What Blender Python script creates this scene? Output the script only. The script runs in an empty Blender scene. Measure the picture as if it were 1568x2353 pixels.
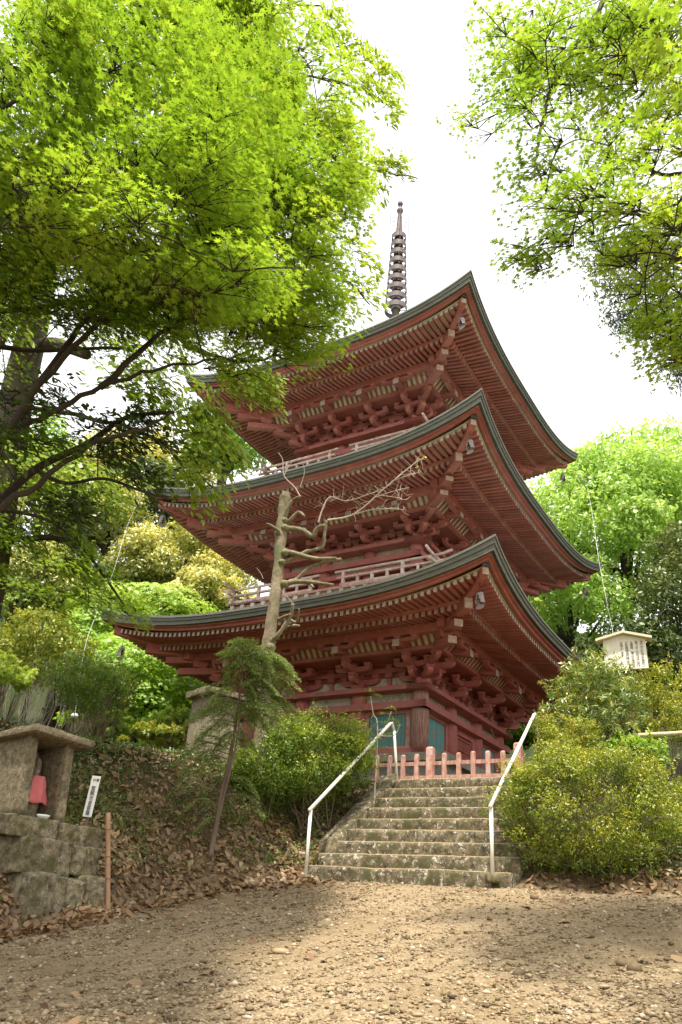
import bpy, math, random
import numpy as np
from mathutils import Matrix, Vector
RNG = np.random.default_rng(7); random.seed(7)
sc = bpy.context.scene
COL = sc.collection
R_ = math.radians
# ------------------------------------------------------------------ camera, sky, sun, exposure
FPX, PITCH, ROLL = 1780.0, 0.4856, -0.0746          # focal length for a 2353 px tall picture
cp, sp, cr, sr = math.cos(PITCH), math.sin(PITCH), math.cos(ROLL), math.sin(ROLL)
right, up, fwd = Vector((1, 0, 0)), Vector((0, -sp, cp)), Vector((0, cp, sp))
rr, uu = right * cr - up * sr, right * sr + up * cr
cam = bpy.data.cameras.new('camera'); camo = bpy.data.objects.new('camera', cam); COL.objects.link(camo)
cam.sensor_fit = 'VERTICAL'; cam.sensor_height = 24.0; cam.lens = FPX / 2353 * 24
cam.clip_start = 0.05; cam.clip_end = 2000
m4 = Matrix.Identity(4)
for i in range(3):
    m4[i][0], m4[i][1], m4[i][2] = rr[i], uu[i], -fwd[i]
camo.matrix_world = m4
sc.camera = camo
SUN_AZ, SUN_EL = R_(184), R_(70)                      # compass bearing from +y clockwise, elevation
w = bpy.data.worlds.new('World'); sc.world = w; w.use_nodes = True
nt = w.node_tree; bg = nt.nodes['Background']
sky = nt.nodes.new('ShaderNodeTexSky'); sky.sky_type = 'NISHITA'; sky.sun_disc = False
sky.sun_elevation = SUN_EL; sky.sun_rotation = SUN_AZ; sky.air_density = 1.0; sky.dust_density = 4.0
# bright thin overcast veiling the blue: cloud layer mixed over the sky
cl = nt.nodes.new('ShaderNodeMixRGB'); cl.inputs[0].default_value = 0.86
tc = nt.nodes.new('ShaderNodeTexCoord'); nz = nt.nodes.new('ShaderNodeTexNoise'); nz.inputs['Scale'].default_value = 2.0
rp_ = nt.nodes.new('ShaderNodeValToRGB')
rp_.color_ramp.elements[0].color = (10.5, 10.6, 10.8, 1); rp_.color_ramp.elements[1].color = (12.5, 12.4, 12.2, 1)
nt.links.new(tc.outputs['Generated'], nz.inputs['Vector']); nt.links.new(nz.outputs['Fac'], rp_.inputs[0])
nt.links.new(sky.outputs[0], cl.inputs[1]); nt.links.new(rp_.outputs[0], cl.inputs[2])
nt.links.new(cl.outputs[0], bg.inputs['Color']); bg.inputs['Strength'].default_value = 0.096
sl = bpy.data.lights.new('sun', 'SUN'); slo = bpy.data.objects.new('sun', sl); COL.objects.link(slo)
sl.energy = 4.6; sl.angle = R_(4.0); sl.color = (1.0, 0.94, 0.84)
sd = Vector((math.sin(SUN_AZ) * math.cos(SUN_EL), math.cos(SUN_AZ) * math.cos(SUN_EL), math.sin(SUN_EL)))
slo.rotation_euler = sd.to_track_quat('Z', 'Y').to_euler()
sc.view_settings.view_transform = 'Standard'; sc.view_settings.look = 'None'
sc.view_settings.exposure = 0.85; sc.view_settings.gamma = 1.0
sc.cycles.max_bounces = 6; sc.cycles.diffuse_bounces = 4; sc.cycles.glossy_bounces = 2
sc.cycles.transmission_bounces = 4; sc.cycles.transparent_max_bounces = 4
sc.cycles.caustics_reflective = False; sc.cycles.caustics_refractive = False

def ray(px, py):
    X = (px - 784) / FPX; U = -(py - 1176.5) / FPX
    X, U = X * cr + U * sr, -X * sr + U * cr
    return np.array([X, cp - U * sp, sp + U * cp])
def P(px, py, Y):
    """point seen at (px, py) of the 1568 x 2353 picture, at distance Y ahead of the camera"""
    d = ray(px, py); return d * (Y / d[1])

# ------------------------------------------------------------------ materials
def newmat(name):
    m = bpy.data.materials.new(name); m.use_nodes = True
    n = m.node_tree; b = n.nodes['Principled BSDF']; return m, n, b
def ramp(n, fac, stops):
    r = n.nodes.new('ShaderNodeValToRGB'); e = r.color_ramp.elements
    while len(e) < len(stops): e.new(0.5)
    for el, (p, c) in zip(e, stops): el.position = p; el.color = (*c, 1)
    n.links.new(fac, r.inputs[0]); return r.outputs[0]
def noise(n, scale, detail=6, rough=0.6, vec=None, dist=0.0):
    t = n.nodes.new('ShaderNodeTexNoise'); t.inputs['Scale'].default_value = scale
    t.inputs['Detail'].default_value = detail; t.inputs['Roughness'].default_value = rough
    t.inputs['Distortion'].default_value = dist
    n.links.new(vec, t.inputs['Vector']); return t.outputs['Fac']
def coords(n, scale=(1, 1, 1)):
    c = n.nodes.new('ShaderNodeTexCoord'); mp = n.nodes.new('ShaderNodeMapping')
    mp.inputs['Scale'].default_value = scale
    n.links.new(c.outputs['Object'], mp.inputs['Vector']); return mp.outputs[0]
def mix(n, fac, a, b, mode='MIX'):
    x = n.nodes.new('ShaderNodeMixRGB'); x.blend_type = mode
    for i, v in enumerate((fac, a, b)):
        if hasattr(v, 'node'): n.links.new(v, x.inputs[i])
        elif isinstance(v, (int, float)): x.inputs[i].default_value = v
        else: x.inputs[i].default_value = (*v, 1)
    return x.outputs[0]
def bump(n, b, h, strength=0.4, dist=0.02):
    x = n.nodes.new('ShaderNodeBump'); x.inputs['Strength'].default_value = strength; x.inputs['Distance'].default_value = dist
    n.links.new(h, x.inputs['Height']); n.links.new(x.outputs[0], b.inputs['Normal'])
def surf(name, c1, c2, scale=4, rough=0.75, c3=None, s3=12, t3=(0.55, 0.7), bs=0.3, bd=0.01, stretch=(1, 1, 1), bscale=None, spec=0.3, isl=0.0):
    m, n, b = newmat(name); v = coords(n, stretch)
    f = noise(n, scale, vec=v)
    c = ramp(n, f, [(0.3, c1), (0.7, c2)])
    if c3 is not None:
        f3 = noise(n, s3, 8, 0.7, vec=v)
        k = ramp(n, f3, [(t3[0], (0, 0, 0)), (t3[1], (1, 1, 1))])
        c = mix(n, k, c, c3)
    if isl:          # each timber a little lighter or darker than its neighbours, with broad faded patches
        ge = n.nodes.new('ShaderNodeNewGeometry'); hs = n.nodes.new('ShaderNodeHueSaturation')
        mr_ = n.nodes.new('ShaderNodeMapRange'); mr_.inputs['To Min'].default_value = 1 - isl; mr_.inputs['To Max'].default_value = 1 + isl
        n.links.new(ge.outputs['Random Per Island'], mr_.inputs['Value']); n.links.new(mr_.outputs[0], hs.inputs['Value'])
        ms_ = n.nodes.new('ShaderNodeMapRange'); ms_.inputs['To Min'].default_value = 1.12; ms_.inputs['To Max'].default_value = .78
        n.links.new(noise(n, .8, 5, .6, vec=v), ms_.inputs['Value']); n.links.new(ms_.outputs[0], hs.inputs['Saturation'])
        n.links.new(c, hs.inputs['Color']); c = hs.outputs[0]
    n.links.new(c, b.inputs['Base Color']); b.inputs['Roughness'].default_value = rough
    b.inputs['Specular IOR Level'].default_value = spec
    if bs: bump(n, b, noise(n, bscale or scale * 4, 8, 0.65, vec=v), bs, bd)
    return m
M = {}
M['red'] = surf('red_painted_wood', (.335, .095, .08), (.44, .148, .126), 3, .7, (.43, .25, .21), 9, (.56, .74), .3, .006, isl=.16)
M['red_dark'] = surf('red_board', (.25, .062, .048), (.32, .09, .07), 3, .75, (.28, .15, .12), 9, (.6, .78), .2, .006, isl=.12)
M['red_worn'] = surf('worn_red_wood', (.36, .12, .085), (.46, .19, .14), 5, .8, (.48, .36, .31), 7, (.42, .62), .4, .006, isl=.14)
M['rail_worn'] = surf('bleached_red_rail', (.44, .22, .18), (.56, .36, .31), 6, .8, (.64, .54, .49), 7, (.45, .6), .4, .005, isl=.12)
M['red_pale'] = surf('pale_red_fence_wood', (.33, .135, .095), (.41, .21, .155), 6, .8, (.50, .38, .32), 12, (.46, .66), .5, .006, (3, 3, .6), isl=.14)
M['white_end'] = surf('white_rafter_paint', (.40, .32, .27), (.51, .44, .385), 14, .7, (.40, .28, .22), 30, (.5, .7), .1, isl=.25)
M['cream'] = surf('cream_board', (.48, .44, .31), (.58, .53, .40), 5, .8, (.33, .27, .18), 9, (.5, .72), .2)
M['plaster'] = surf('old_plaster', (.46, .44, .37), (.62, .60, .52), 3, .9, (.27, .24, .18), 8, (.48, .66), .3)
M['copper'] = surf('weathered_roof_edge', (.11, .115, .095), (.17, .175, .15), 4, .65, (.25, .26, .22), 10, (.55, .72), .3, .006, (1, 1, 5))
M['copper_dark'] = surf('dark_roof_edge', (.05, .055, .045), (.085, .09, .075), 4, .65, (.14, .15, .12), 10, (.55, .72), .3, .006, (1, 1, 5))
M['patina'] = surf('green_copper_sheet', (.24, .34, .28), (.34, .44, .38), 2, .6, (.15, .2, .17), 6, (.55, .7), .2)
M['teal'] = surf('faded_teal_paint', (.07, .27, .29), (.14, .38, .38), 2, .75, (.33, .22, .14), 6, (.5, .6), .3, .004, (9, 9, .5))
M['wood_shaded_end'] = surf('grey_brown_end_grain_and_shade', (.34, .24, .18), (.46, .36, .29), 9, .85, (.25, .13, .1), 14, (.5, .7), .3, isl=.15)
M['wood_grey'] = surf('bare_weathered_wood', (.26, .11, .085), (.35, .19, .15), 5, .85, (.42, .34, .30), 8, (.48, .64), .5, .008, (6, 6, .5))
M['dark_iron'] = surf('dark_iron', (.035, .03, .028), (.07, .06, .055), 6, .5, (.12, .08, .06), 12, (.6, .8), .2, .004)
M['bronze'] = surf('aged_bronze', (.085, .068, .064), (.15, .12, .115), 3, .55, (.22, .18, .17), 7, (.5, .7), .2, .005)
M['bronze_bell'] = surf('grey_bronze', (.20, .17, .165), (.32, .28, .27), 6, .5, (.16, .11, .10), 12, (.55, .7), .2, .005)
M['steel'] = surf('galvanised_cable', (.42, .46, .45), (.55, .58, .57), 6, .5, bs=0)
M['rail_white'] = surf('chipped_white_paint', (.72, .69, .58), (.80, .78, .70), 5, .5, (.33, .30, .20), 16, (.58, .68), .15, .003)
M['plastic_white'] = surf('white_sign', (.80, .80, .78), (.84, .84, .82), 6, .5, bs=0)
M['ink'] = surf('black_lettering', (.02, .02, .022), (.035, .035, .035), 6, .6, bs=0)
M['ink_faded'] = surf('faded_lettering', (.10, .09, .08), (.18, .16, .13), 20, .7, bs=0)
M['board'] = surf('pale_board_wood', (.72, .68, .57), (.80, .77, .66), 3, .75, (.45, .36, .22), 5, (.58, .75), .15, .004, (8, 1, 1))
M['board_edge'] = surf('mossy_board_roof', (.58, .52, .36), (.70, .64, .47), 4, .8, (.30, .26, .14), 8, (.55, .7), .2)
M['bamboo'] = surf('reddish_bamboo', (.30, .165, .085), (.42, .26, .15), 3, .5, (.24, .12, .07), 7, (.55, .7), .2, .004, (3, 3, 1))
M['bamboo_dry'] = surf('dry_bamboo', (.50, .42, .24), (.62, .55, .36), 3, .6, (.24, .2, .1), 9, (.55, .7), .2)
M['cloth_pink'] = surf('faded_pink_cloth', (.60, .15, .155), (.68, .20, .20), 8, .9, bs=.2, bd=.004, bscale=60)
M['ceramic'] = surf('white_ceramic', (.75, .75, .72), (.8, .8, .78), 4, .3, bs=0)
M['bark_grey'] = surf('grey_bark', (.055, .043, .03), (.12, .10, .072), 7, .9, (.24, .24, .19), 12, (.58, .68), .8, .03, (1, 1, .35))
M['bark_dark'] = surf('dark_bark', (.022, .017, .011), (.048, .038, .026), 6, .9, (.09, .09, .065), 10, (.6, .75), .6, .02, (1, 1, .4))
M['bark_pale'] = surf('pale_smooth_bark', (.15, .115, .07), (.36, .295, .20), 7, .9, (.17, .18, .085), 6, (.48, .6), .9, .03, (1, 1, .6))
M['bark_red'] = surf('red_brown_bark', (.13, .09, .06), (.23, .17, .12), 5, .9, (.33, .26, .2), 9, (.6, .75), .6, .012, (2, 2, .3))
M['twig'] = surf('pale_twig', (.40, .33, .25), (.52, .45, .36), 6, .8, bs=0)
M['soil'] = None

def stone(name, base, dark, lichen, moss, scale=3.0, lt=(.60, .68), mt=(.50, .64)):
    m, n, b = newmat(name); v = coords(n)
    c = ramp(n, noise(n, scale * 2.2, 8, .7, vec=v), [(.36, dark), (.66, base)])
    k = ramp(n, noise(n, scale * 3.1, 7, .75, vec=v, dist=.6), [(lt[0], (0, 0, 0)), (lt[1], (1, 1, 1))]); c = mix(n, k, c, lichen)
    k2 = ramp(n, noise(n, scale * .9, 8, .7, vec=v), [(mt[0], (0, 0, 0)), (mt[1], (1, 1, 1))]); c = mix(n, k2, c, moss)
    n.links.new(c, b.inputs['Base Color']); b.inputs['Roughness'].default_value = .92; b.inputs['Specular IOR Level'].default_value = .2
    bump(n, b, noise(n, scale * 9, 9, .75, vec=v), .7, .02)
    return m
M['stone_step'] = stone('lichened_step_stone', (.27, .215, .135), (.035, .03, .02), (.58, .54, .43), (.085, .083, .035), 5.0, (.555, .61), (.47, .60))
M['stone_tread'] = stone('worn_tread_stone', (.36, .27, .165), (.22, .16, .095), (.5, .44, .33), (.20, .17, .07), 3.0)
M['stone_block'] = stone('mossy_grey_stone', (.34, .285, .185), (.07, .057, .035), (.47, .45, .35), (.10, .095, .035), 4.5, (.58, .66), (.50, .64))
M['stone_hut'] = stone('rough_granite', (.33, .275, .175), (.11, .088, .055), (.48, .44, .32), (.15, .13, .055), 7.0, (.57, .66), (.54, .68))
M['stone_pillar'] = stone('chiselled_stone', (.38, .335, .235), (.17, .145, .10), (.48, .45, .35), (.25, .22, .12), 5.0)
M['stone_pillar'] = stone('chiselled_stone', (.44, .38, .26), (.13, .11, .07), (.50, .46, .35), (.24, .21, .11), 11.0, (.55, .64), (.54, .7))
M['stone_base'] = stone('podium_stone', (.34, .31, .26), (.2, .18, .15), (.45, .43, .37), (.22, .20, .14), 2.0)

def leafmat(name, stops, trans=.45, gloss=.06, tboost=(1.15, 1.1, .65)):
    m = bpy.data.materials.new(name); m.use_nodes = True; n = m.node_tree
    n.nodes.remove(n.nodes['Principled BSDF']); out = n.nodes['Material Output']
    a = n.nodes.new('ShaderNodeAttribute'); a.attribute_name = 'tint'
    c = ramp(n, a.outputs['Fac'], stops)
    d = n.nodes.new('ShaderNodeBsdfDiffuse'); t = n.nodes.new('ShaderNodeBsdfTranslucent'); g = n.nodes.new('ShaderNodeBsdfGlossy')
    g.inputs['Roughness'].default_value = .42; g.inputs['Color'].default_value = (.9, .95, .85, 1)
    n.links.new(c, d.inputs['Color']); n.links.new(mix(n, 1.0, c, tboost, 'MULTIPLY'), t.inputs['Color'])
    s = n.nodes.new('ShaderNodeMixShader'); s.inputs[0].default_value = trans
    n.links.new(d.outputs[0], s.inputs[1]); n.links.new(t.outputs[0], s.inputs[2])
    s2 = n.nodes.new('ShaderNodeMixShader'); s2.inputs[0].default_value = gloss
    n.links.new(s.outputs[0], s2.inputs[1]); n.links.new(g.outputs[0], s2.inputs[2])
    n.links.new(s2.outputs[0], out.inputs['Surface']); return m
L = {}
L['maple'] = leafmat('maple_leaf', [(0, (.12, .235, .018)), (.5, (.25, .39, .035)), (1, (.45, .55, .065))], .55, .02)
L['maple_dark'] = leafmat('shaded_maple_leaf', [(0, (.06, .13, .008)), (.5, (.12, .22, .012)), (1, (.24, .33, .02))], .5, .02)  # darker copy of the maple leaf, shade inside the crown put into its colour
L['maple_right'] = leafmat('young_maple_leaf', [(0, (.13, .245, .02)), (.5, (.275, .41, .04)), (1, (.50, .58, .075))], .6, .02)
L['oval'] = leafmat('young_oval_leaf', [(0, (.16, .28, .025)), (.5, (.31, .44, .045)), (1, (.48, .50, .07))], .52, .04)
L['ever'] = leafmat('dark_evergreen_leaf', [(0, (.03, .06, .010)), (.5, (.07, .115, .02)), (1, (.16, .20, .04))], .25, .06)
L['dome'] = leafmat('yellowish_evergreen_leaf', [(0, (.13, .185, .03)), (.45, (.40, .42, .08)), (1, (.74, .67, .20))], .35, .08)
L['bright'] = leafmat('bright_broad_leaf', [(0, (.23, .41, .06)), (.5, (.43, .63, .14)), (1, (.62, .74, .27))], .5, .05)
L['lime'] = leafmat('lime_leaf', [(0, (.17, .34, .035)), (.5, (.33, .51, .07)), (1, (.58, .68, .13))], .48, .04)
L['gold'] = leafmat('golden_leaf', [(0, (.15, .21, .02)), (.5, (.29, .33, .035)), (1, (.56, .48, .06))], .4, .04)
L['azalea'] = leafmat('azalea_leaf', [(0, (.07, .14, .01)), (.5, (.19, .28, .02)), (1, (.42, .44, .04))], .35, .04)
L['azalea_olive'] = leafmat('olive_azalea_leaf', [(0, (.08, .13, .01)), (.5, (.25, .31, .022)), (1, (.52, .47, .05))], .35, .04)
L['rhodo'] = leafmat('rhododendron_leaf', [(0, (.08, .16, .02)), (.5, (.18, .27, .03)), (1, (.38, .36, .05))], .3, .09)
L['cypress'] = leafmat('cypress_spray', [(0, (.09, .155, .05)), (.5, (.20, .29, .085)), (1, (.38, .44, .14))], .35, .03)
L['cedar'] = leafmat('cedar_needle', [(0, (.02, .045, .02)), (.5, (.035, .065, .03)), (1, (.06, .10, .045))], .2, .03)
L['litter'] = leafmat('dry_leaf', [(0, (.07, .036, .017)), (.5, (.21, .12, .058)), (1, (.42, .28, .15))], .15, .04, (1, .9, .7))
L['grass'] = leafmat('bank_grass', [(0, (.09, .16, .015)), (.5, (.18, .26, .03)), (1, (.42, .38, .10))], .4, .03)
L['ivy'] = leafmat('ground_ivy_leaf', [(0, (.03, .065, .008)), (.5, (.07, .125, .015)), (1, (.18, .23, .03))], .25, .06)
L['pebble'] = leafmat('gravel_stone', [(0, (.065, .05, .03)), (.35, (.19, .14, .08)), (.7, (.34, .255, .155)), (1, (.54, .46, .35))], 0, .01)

# ------------------------------------------------------------------ mesh helpers
def link(name, me, mat=None, parent=None, smooth=False, label=None):
    o = bpy.data.objects.new(name, me); COL.objects.link(o)
    if mat: me.materials.append(mat)
    if parent: o.parent = parent
    if smooth: me.polygons.foreach_set('use_smooth', [True] * len(me.polygons))
    if label: o['label'] = label
    return o
def empty(name, label, cat, loc=(0, 0, 0), rz=0.0, group=None):
    o = bpy.data.objects.new(name, None); COL.objects.link(o); o.location = loc; o.rotation_euler = (0, 0, rz)
    o.empty_display_size = .2
    return tag(o, label, cat, group)
def tag(o, label, cat, group=None, kind=None):
    o['label'] = label; o['category'] = cat
    if group: o['group'] = group
    if kind: o['kind'] = kind
    return o
class MB:
    def __init__(s): s.v = []; s.f = []; s.xf = None
    def add(s, v, f):
        b = len(s.v)
        if s.xf: v = [s.xf(*p) for p in v]
        s.v += [tuple(p) for p in v]; s.f += [tuple(i + b for i in q) for q in f]; return s
    def hexa(s, p):      # 8 points: bottom 4 ccw, top 4 ccw
        return s.add(p, [(3, 2, 1, 0), (4, 5, 6, 7), (0, 1, 5, 4), (1, 2, 6, 5), (2, 3, 7, 6), (3, 0, 4, 7)])
    def box(s, x0, x1, y0, y1, z0, z1):
        return s.hexa([(x0, y0, z0), (x1, y0, z0), (x1, y1, z0), (x0, y1, z0), (x0, y0, z1), (x1, y0, z1), (x1, y1, z1), (x0, y1, z1)])
    def frus(s, cx, cy, z0, z1, w0, w1):   # square block, tapering
        a, b = w0 / 2, w1 / 2
        return s.hexa([(cx - a, cy - a, z0), (cx + a, cy - a, z0), (cx + a, cy + a, z0), (cx - a, cy + a, z0),
                       (cx - b, cy - b, z1), (cx + b, cy - b, z1), (cx + b, cy + b, z1), (cx - b, cy + b, z1)])
    def prism(s, poly, lo, hi, ax):        # poly in the two axes other than ax (kept in order), extruded lo..hi along ax
        n = len(poly); v = []
        for t in (lo, hi):
            for a, b in poly:
                p = [a, b]; p.insert(ax, t); v.append(tuple(p))
        f = [tuple(range(n - 1, -1, -1)), tuple(range(n, 2 * n))] + [(i, (i + 1) % n, n + (i + 1) % n, n + i) for i in range(n)]
        return s.add(v, f)
    def tube(s, pts, rad, n=8, cap=True):
        pts = [Vector(p) for p in pts]
        if not hasattr(rad, '__len__'): rad = [rad] * len(pts)
        v = []; f = []; px = None
        for i, p in enumerate(pts):
            t = (pts[min(i + 1, len(pts) - 1)] - pts[max(i - 1, 0)]).normalized()
            if px is None:
                px = t.orthogonal().normalized()
            px = (px - t * px.dot(t)); px = px.normalized() if px.length > 1e-6 else t.orthogonal().normalized()
            q = t.cross(px)
            for k in range(n):
                a = 2 * math.pi * k / n
                v.append(tuple(p + (px * math.cos(a) + q * math.sin(a)) * rad[i]))
        for i in range(len(pts) - 1):
            for k in range(n):
                f.append((i * n + k, i * n + (k + 1) % n, (i + 1) * n + (k + 1) % n, (i + 1) * n + k))
        if cap:
            f.append(tuple(range(n - 1, -1, -1))); f.append(tuple(range((len(pts) - 1) * n, len(pts) * n)))
        return s.add(v, f)
    def lathe(s, prof, n=16, c=(0, 0)):    # prof [(r, z)]
        v = []; f = []
        for r, z in prof:
            for k in range(n):
                a = 2 * math.pi * k / n; v.append((c[0] + r * math.cos(a), c[1] + r * math.sin(a), z))
        for i in range(len(prof) - 1):
            for k in range(n):
                f.append((i * n + k, i * n + (k + 1) % n, (i + 1) * n + (k + 1) % n, (i + 1) * n + k))
        f.append(tuple(range(n - 1, -1, -1))); f.append(tuple(range((len(prof) - 1) * n, len(prof) * n)))
        return s.add(v, f)
    def build(s, name, mat, parent=None, smooth=False, label=None):
        me = bpy.data.meshes.new(name); me.from_pydata(s.v, [], s.f); me.update()
        return link(name, me, mat, parent, smooth, label)
def bevel(o, wdt, seg=2):
    b = o.modifiers.new('bevel', 'BEVEL'); b.width = wdt; b.segments = seg; b.limit_method = 'ANGLE'; b.angle_limit = R_(40)
    return o
def np_mesh(name, verts, loops, starts, mat, parent=None, tint=None, smooth=False):
    me = bpy.data.meshes.new(name); verts = np.asarray(verts, np.float32)
    me.vertices.add(len(verts)); me.vertices.foreach_set('co', verts.ravel())
    me.loops.add(len(loops)); me.loops.foreach_set('vertex_index', np.asarray(loops, np.int32))
    me.polygons.add(len(starts)); me.polygons.foreach_set('loop_start', np.asarray(starts, np.int32))
    if tint is not None:
        a = me.attributes.new('tint', 'FLOAT', 'FACE'); a.data.foreach_set('value', np.asarray(tint, np.float32))
    me.update(calc_edges=True); me.validate()
    return link(name, me, mat, parent, smooth)
# leaf outlines (x across, y towards the tip), fan triangulated round (0, .35)
def _maple():
    pts = []
    lob = [(-140, .42), (-88, .74), (-42, .95), (0, 1.05), (42, .95), (88, .74), (140, .42)]
    for i, (a, l) in enumerate(lob):
        a0 = R_(a); w_ = .13
        for da, ll in ((-9, l * .62), (0, l), (9, l * .62)):
            pts.append((ll * math.sin(a0 + R_(da)), ll * math.cos(a0 + R_(da))))
        if i < 6:
            an = R_((a + lob[i + 1][0]) / 2); pts.append((.30 * math.sin(an), .30 * math.cos(an)))
    pts.append((0, -.12))
    return np.array(pts)
def _maple_small():
    pts = []; lob = [(-120, .6), (-60, .9), (0, 1.05), (60, .9), (120, .6)]
    for i, (a, l) in enumerate(lob):
        pts.append((l * math.sin(R_(a)), l * math.cos(R_(a))))
        if i < 4:
            an = R_((a + lob[i + 1][0]) / 2); pts.append((.36 * math.sin(an), .36 * math.cos(an)))
    pts.append((0, -.12)); return np.array(pts)
SH = {'maple': _maple(), 'maple5': _maple_small(),
      'oval': np.array([(0, -.5), (.2, -.2), (.24, .1), (.13, .38), (0, .55), (-.13, .38), (-.24, .1), (-.2, -.2)]),
      'diamond': np.array([(0, -.5), (.28, 0), (0, .5), (-.28, 0)]),
      'narrow': np.array([(0, -.5), (.1, -.1), (.09, .2), (0, .5), (-.09, .2), (-.1, -.1)]),
      'blade': np.array([(-.03, 0), (.03, 0), (.02, .6), (0, 1.0), (-.02, .6)])}
def unit(a): return a / np.maximum(np.linalg.norm(a, axis=-1, keepdims=True), 1e-9)
def leaves(name, c, nrm, size, shape, mat, parent=None, tint=None, tipdir=None, cup=.12, rng=RNG, wood=None, woodmat=None):
    """many leaf faces in one mesh: centres c, normals nrm; tips point along tipdir (or anywhere)"""
    c = np.asarray(c, float); N = len(c); nrm = unit(np.asarray(nrm, float)); S = SH[shape]
    if tipdir is None: tipdir = rng.normal(size=(N, 3))
    b = tipdir - nrm * (tipdir * nrm).sum(1, keepdims=True); b = unit(b + 1e-6); t = np.cross(b, nrm)
    size = np.broadcast_to(np.asarray(size, float), (N,))[:, None, None]
    K = len(S)
    xy = np.vstack([[[0, S[:, 1].mean()]], S])
    r2 = (xy ** 2).sum(1)
    v = c[:, None, :] + size * (xy[None, :, 0, None] * (t * RNG.uniform(.7, 1.1, N)[:, None])[:, None, :] + xy[None, :, 1, None] * b[:, None, :] - (cup * RNG.uniform(-.6, 2.2, N)[:, None] * r2[None, :])[:, :, None] * nrm[:, None, :])
    idx = np.array([[0, 1 + k, 1 + (k + 1) % K] for k in range(K)])
    loops = (np.arange(N)[:, None, None] * (K + 1) + idx[None]).ravel()
    if tint is None: tint = rng.random(N)
    v = v.reshape(-1, 3); starts = np.arange(N * K) * 3; ti = np.repeat(np.clip(tint, 0, 1), K)
    if wood is None or not wood.f: return np_mesh(name, v, loops, starts, mat, parent, ti)
    wl = np.concatenate([np.array(f) for f in wood.f]) + len(v); ln = np.array([len(f) for f in wood.f])
    o = np_mesh(name, np.concatenate([v, np.array(wood.v)]), np.concatenate([loops, wl]), np.concatenate([starts, len(loops) + np.cumsum(ln) - ln]), mat, parent, np.concatenate([ti, np.zeros(len(ln))]))
    o.data.materials.append(woodmat); o.data.polygons.foreach_set('material_index', np.concatenate([np.zeros(N * K, np.int32), np.ones(len(ln), np.int32)]))
    return o
def roughen(o, amp, fr, seed=0):
    from mathutils import noise as mn
    for v in o.data.vertices:
        v.co += v.normal * (mn.fractal(v.co * fr + Vector((seed, 0, 0)), 1.0, 2.0, 4) * amp)
    return o
def in_poly(pt, poly):
    x, y = pt; ins = False; j = len(poly) - 1
    for i in range(len(poly)):
        xi, yi = poly[i]; xj, yj = poly[j]
        if (yi > y) != (yj > y) and x < (xj - xi) * (y - yi) / (yj - yi) + xi: ins = not ins
        j = i
    return ins
def bez(pts, n=6):
    """smooth path through points (Catmull-Rom)"""
    p = [np.array(q, float) for q in pts]; p = [2 * p[0] - p[1]] + p + [2 * p[-1] - p[-2]]; out = []
    for i in range(1, len(p) - 2):
        for k in range(n):
            t = k / n
            out.append(.5 * ((2 * p[i]) + (-p[i - 1] + p[i + 1]) * t + (2 * p[i - 1] - 5 * p[i] + 4 * p[i + 1] - p[i + 2]) * t ** 2 + (-p[i - 1] + 3 * p[i] - 3 * p[i + 1] + p[i + 2]) * t ** 3))
    out.append(p[-2]); return out

# ------------------------------------------------------------------ terrain
EX = np.array([.8400, -.5426]); EY = np.array([.5426, .8400])     # along the pagoda front, and up the stairs
S0, Z0, RISE, RUN, NST = 10.3, .50, .197, .29, 9
ZT = Z0 + RISE * NST                                             # terrace level 2.27
def sv(x, y): return EY[0] * x + EY[1] * y, EX[0] * x + EX[1] * y
def xy(s, v): return EX[0] * v + EY[0] * s, EX[1] * v + EY[1] * s
def sst(t): t = np.clip(t, 0, 1); return t * t * (3 - 2 * t)
def wob(x, y, f=1.0, seed=0):
    return (np.sin(f * (1.3 * x + .7 * y) + seed) + np.sin(f * (-.8 * x + 1.7 * y) + 1.3 + seed * 2) + np.sin(f * (2.9 * x - 1.1 * y) + 2.1 + seed)) / 3
def bankd(x, y):
    s, v = sv(x, y)
    vl = -7.45 + .75 * sst((s - 8.5) / 1.8) + .12 * wob(x, y, 1.3)
    sf = S0 + .05 + .25 * np.maximum(0, v + 3.7) + .10 * wob(x, y, 1.7, 2)
    return np.maximum(np.maximum(vl - v, s - sf), 0)
def H(x, y):
    x = np.asarray(x, float); y = np.asarray(y, float)
    s, v = sv(x, y); pl = Z0 + .19 * (np.clip(s, -30, S0) - S0)
    pl = pl + .02 * wob(x, y, 1.1, 4)
    d = bankd(x, y)
    slope = .60 + .24 * sst((-6.7 - v) / 1.2) + .0 * v
    z = pl + slope * d + .06 * np.minimum(d, 1) * wob(x, y, 3.1, 1)
    top = ZT - .02 + .05 * wob(x, y, .9, 3) * np.minimum(1, np.maximum(0, d - 2))
    top = top + .30 * np.maximum(0, v + 2.2) * sst((s - 11) / 2) * sst((x - 3) / 2)       # ground climbs to the right
    top = top + .42 * np.maximum(0, s - 25) + .30 * np.maximum(0, -v - 20)
    top = np.minimum(top, 40)
    k = .25; h = np.clip(.5 + .5 * (top - z) / k, 0, 1)
    return top * (1 - h) + z * h - k * h * (1 - h)
def grid_axis(lo, hi, a, b, fine, n_far):
    g = np.arange(a, b + 1e-6, fine); q = np.linspace(0, 1, n_far + 1)[1:] ** 2
    return np.concatenate([(a - (a - lo) * q)[::-1], g, b + (hi - b) * q])
xs = grid_axis(-400, 400, -8, 9, .085, 40); ys = grid_axis(-200, 500, 2.5, 17, .085, 45)
GX, GY = np.meshgrid(xs, ys); GZ = H(GX, GY)
near = (GX > -8) & (GX < 9) & (GY > 2.5) & (GY < 17)
GZ = GZ + np.where(near, RNG.normal(0, .006, GX.shape) + np.where(bankd(GX, GY) > .1, RNG.normal(0, .012, GX.shape), 0), 0)
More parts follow.
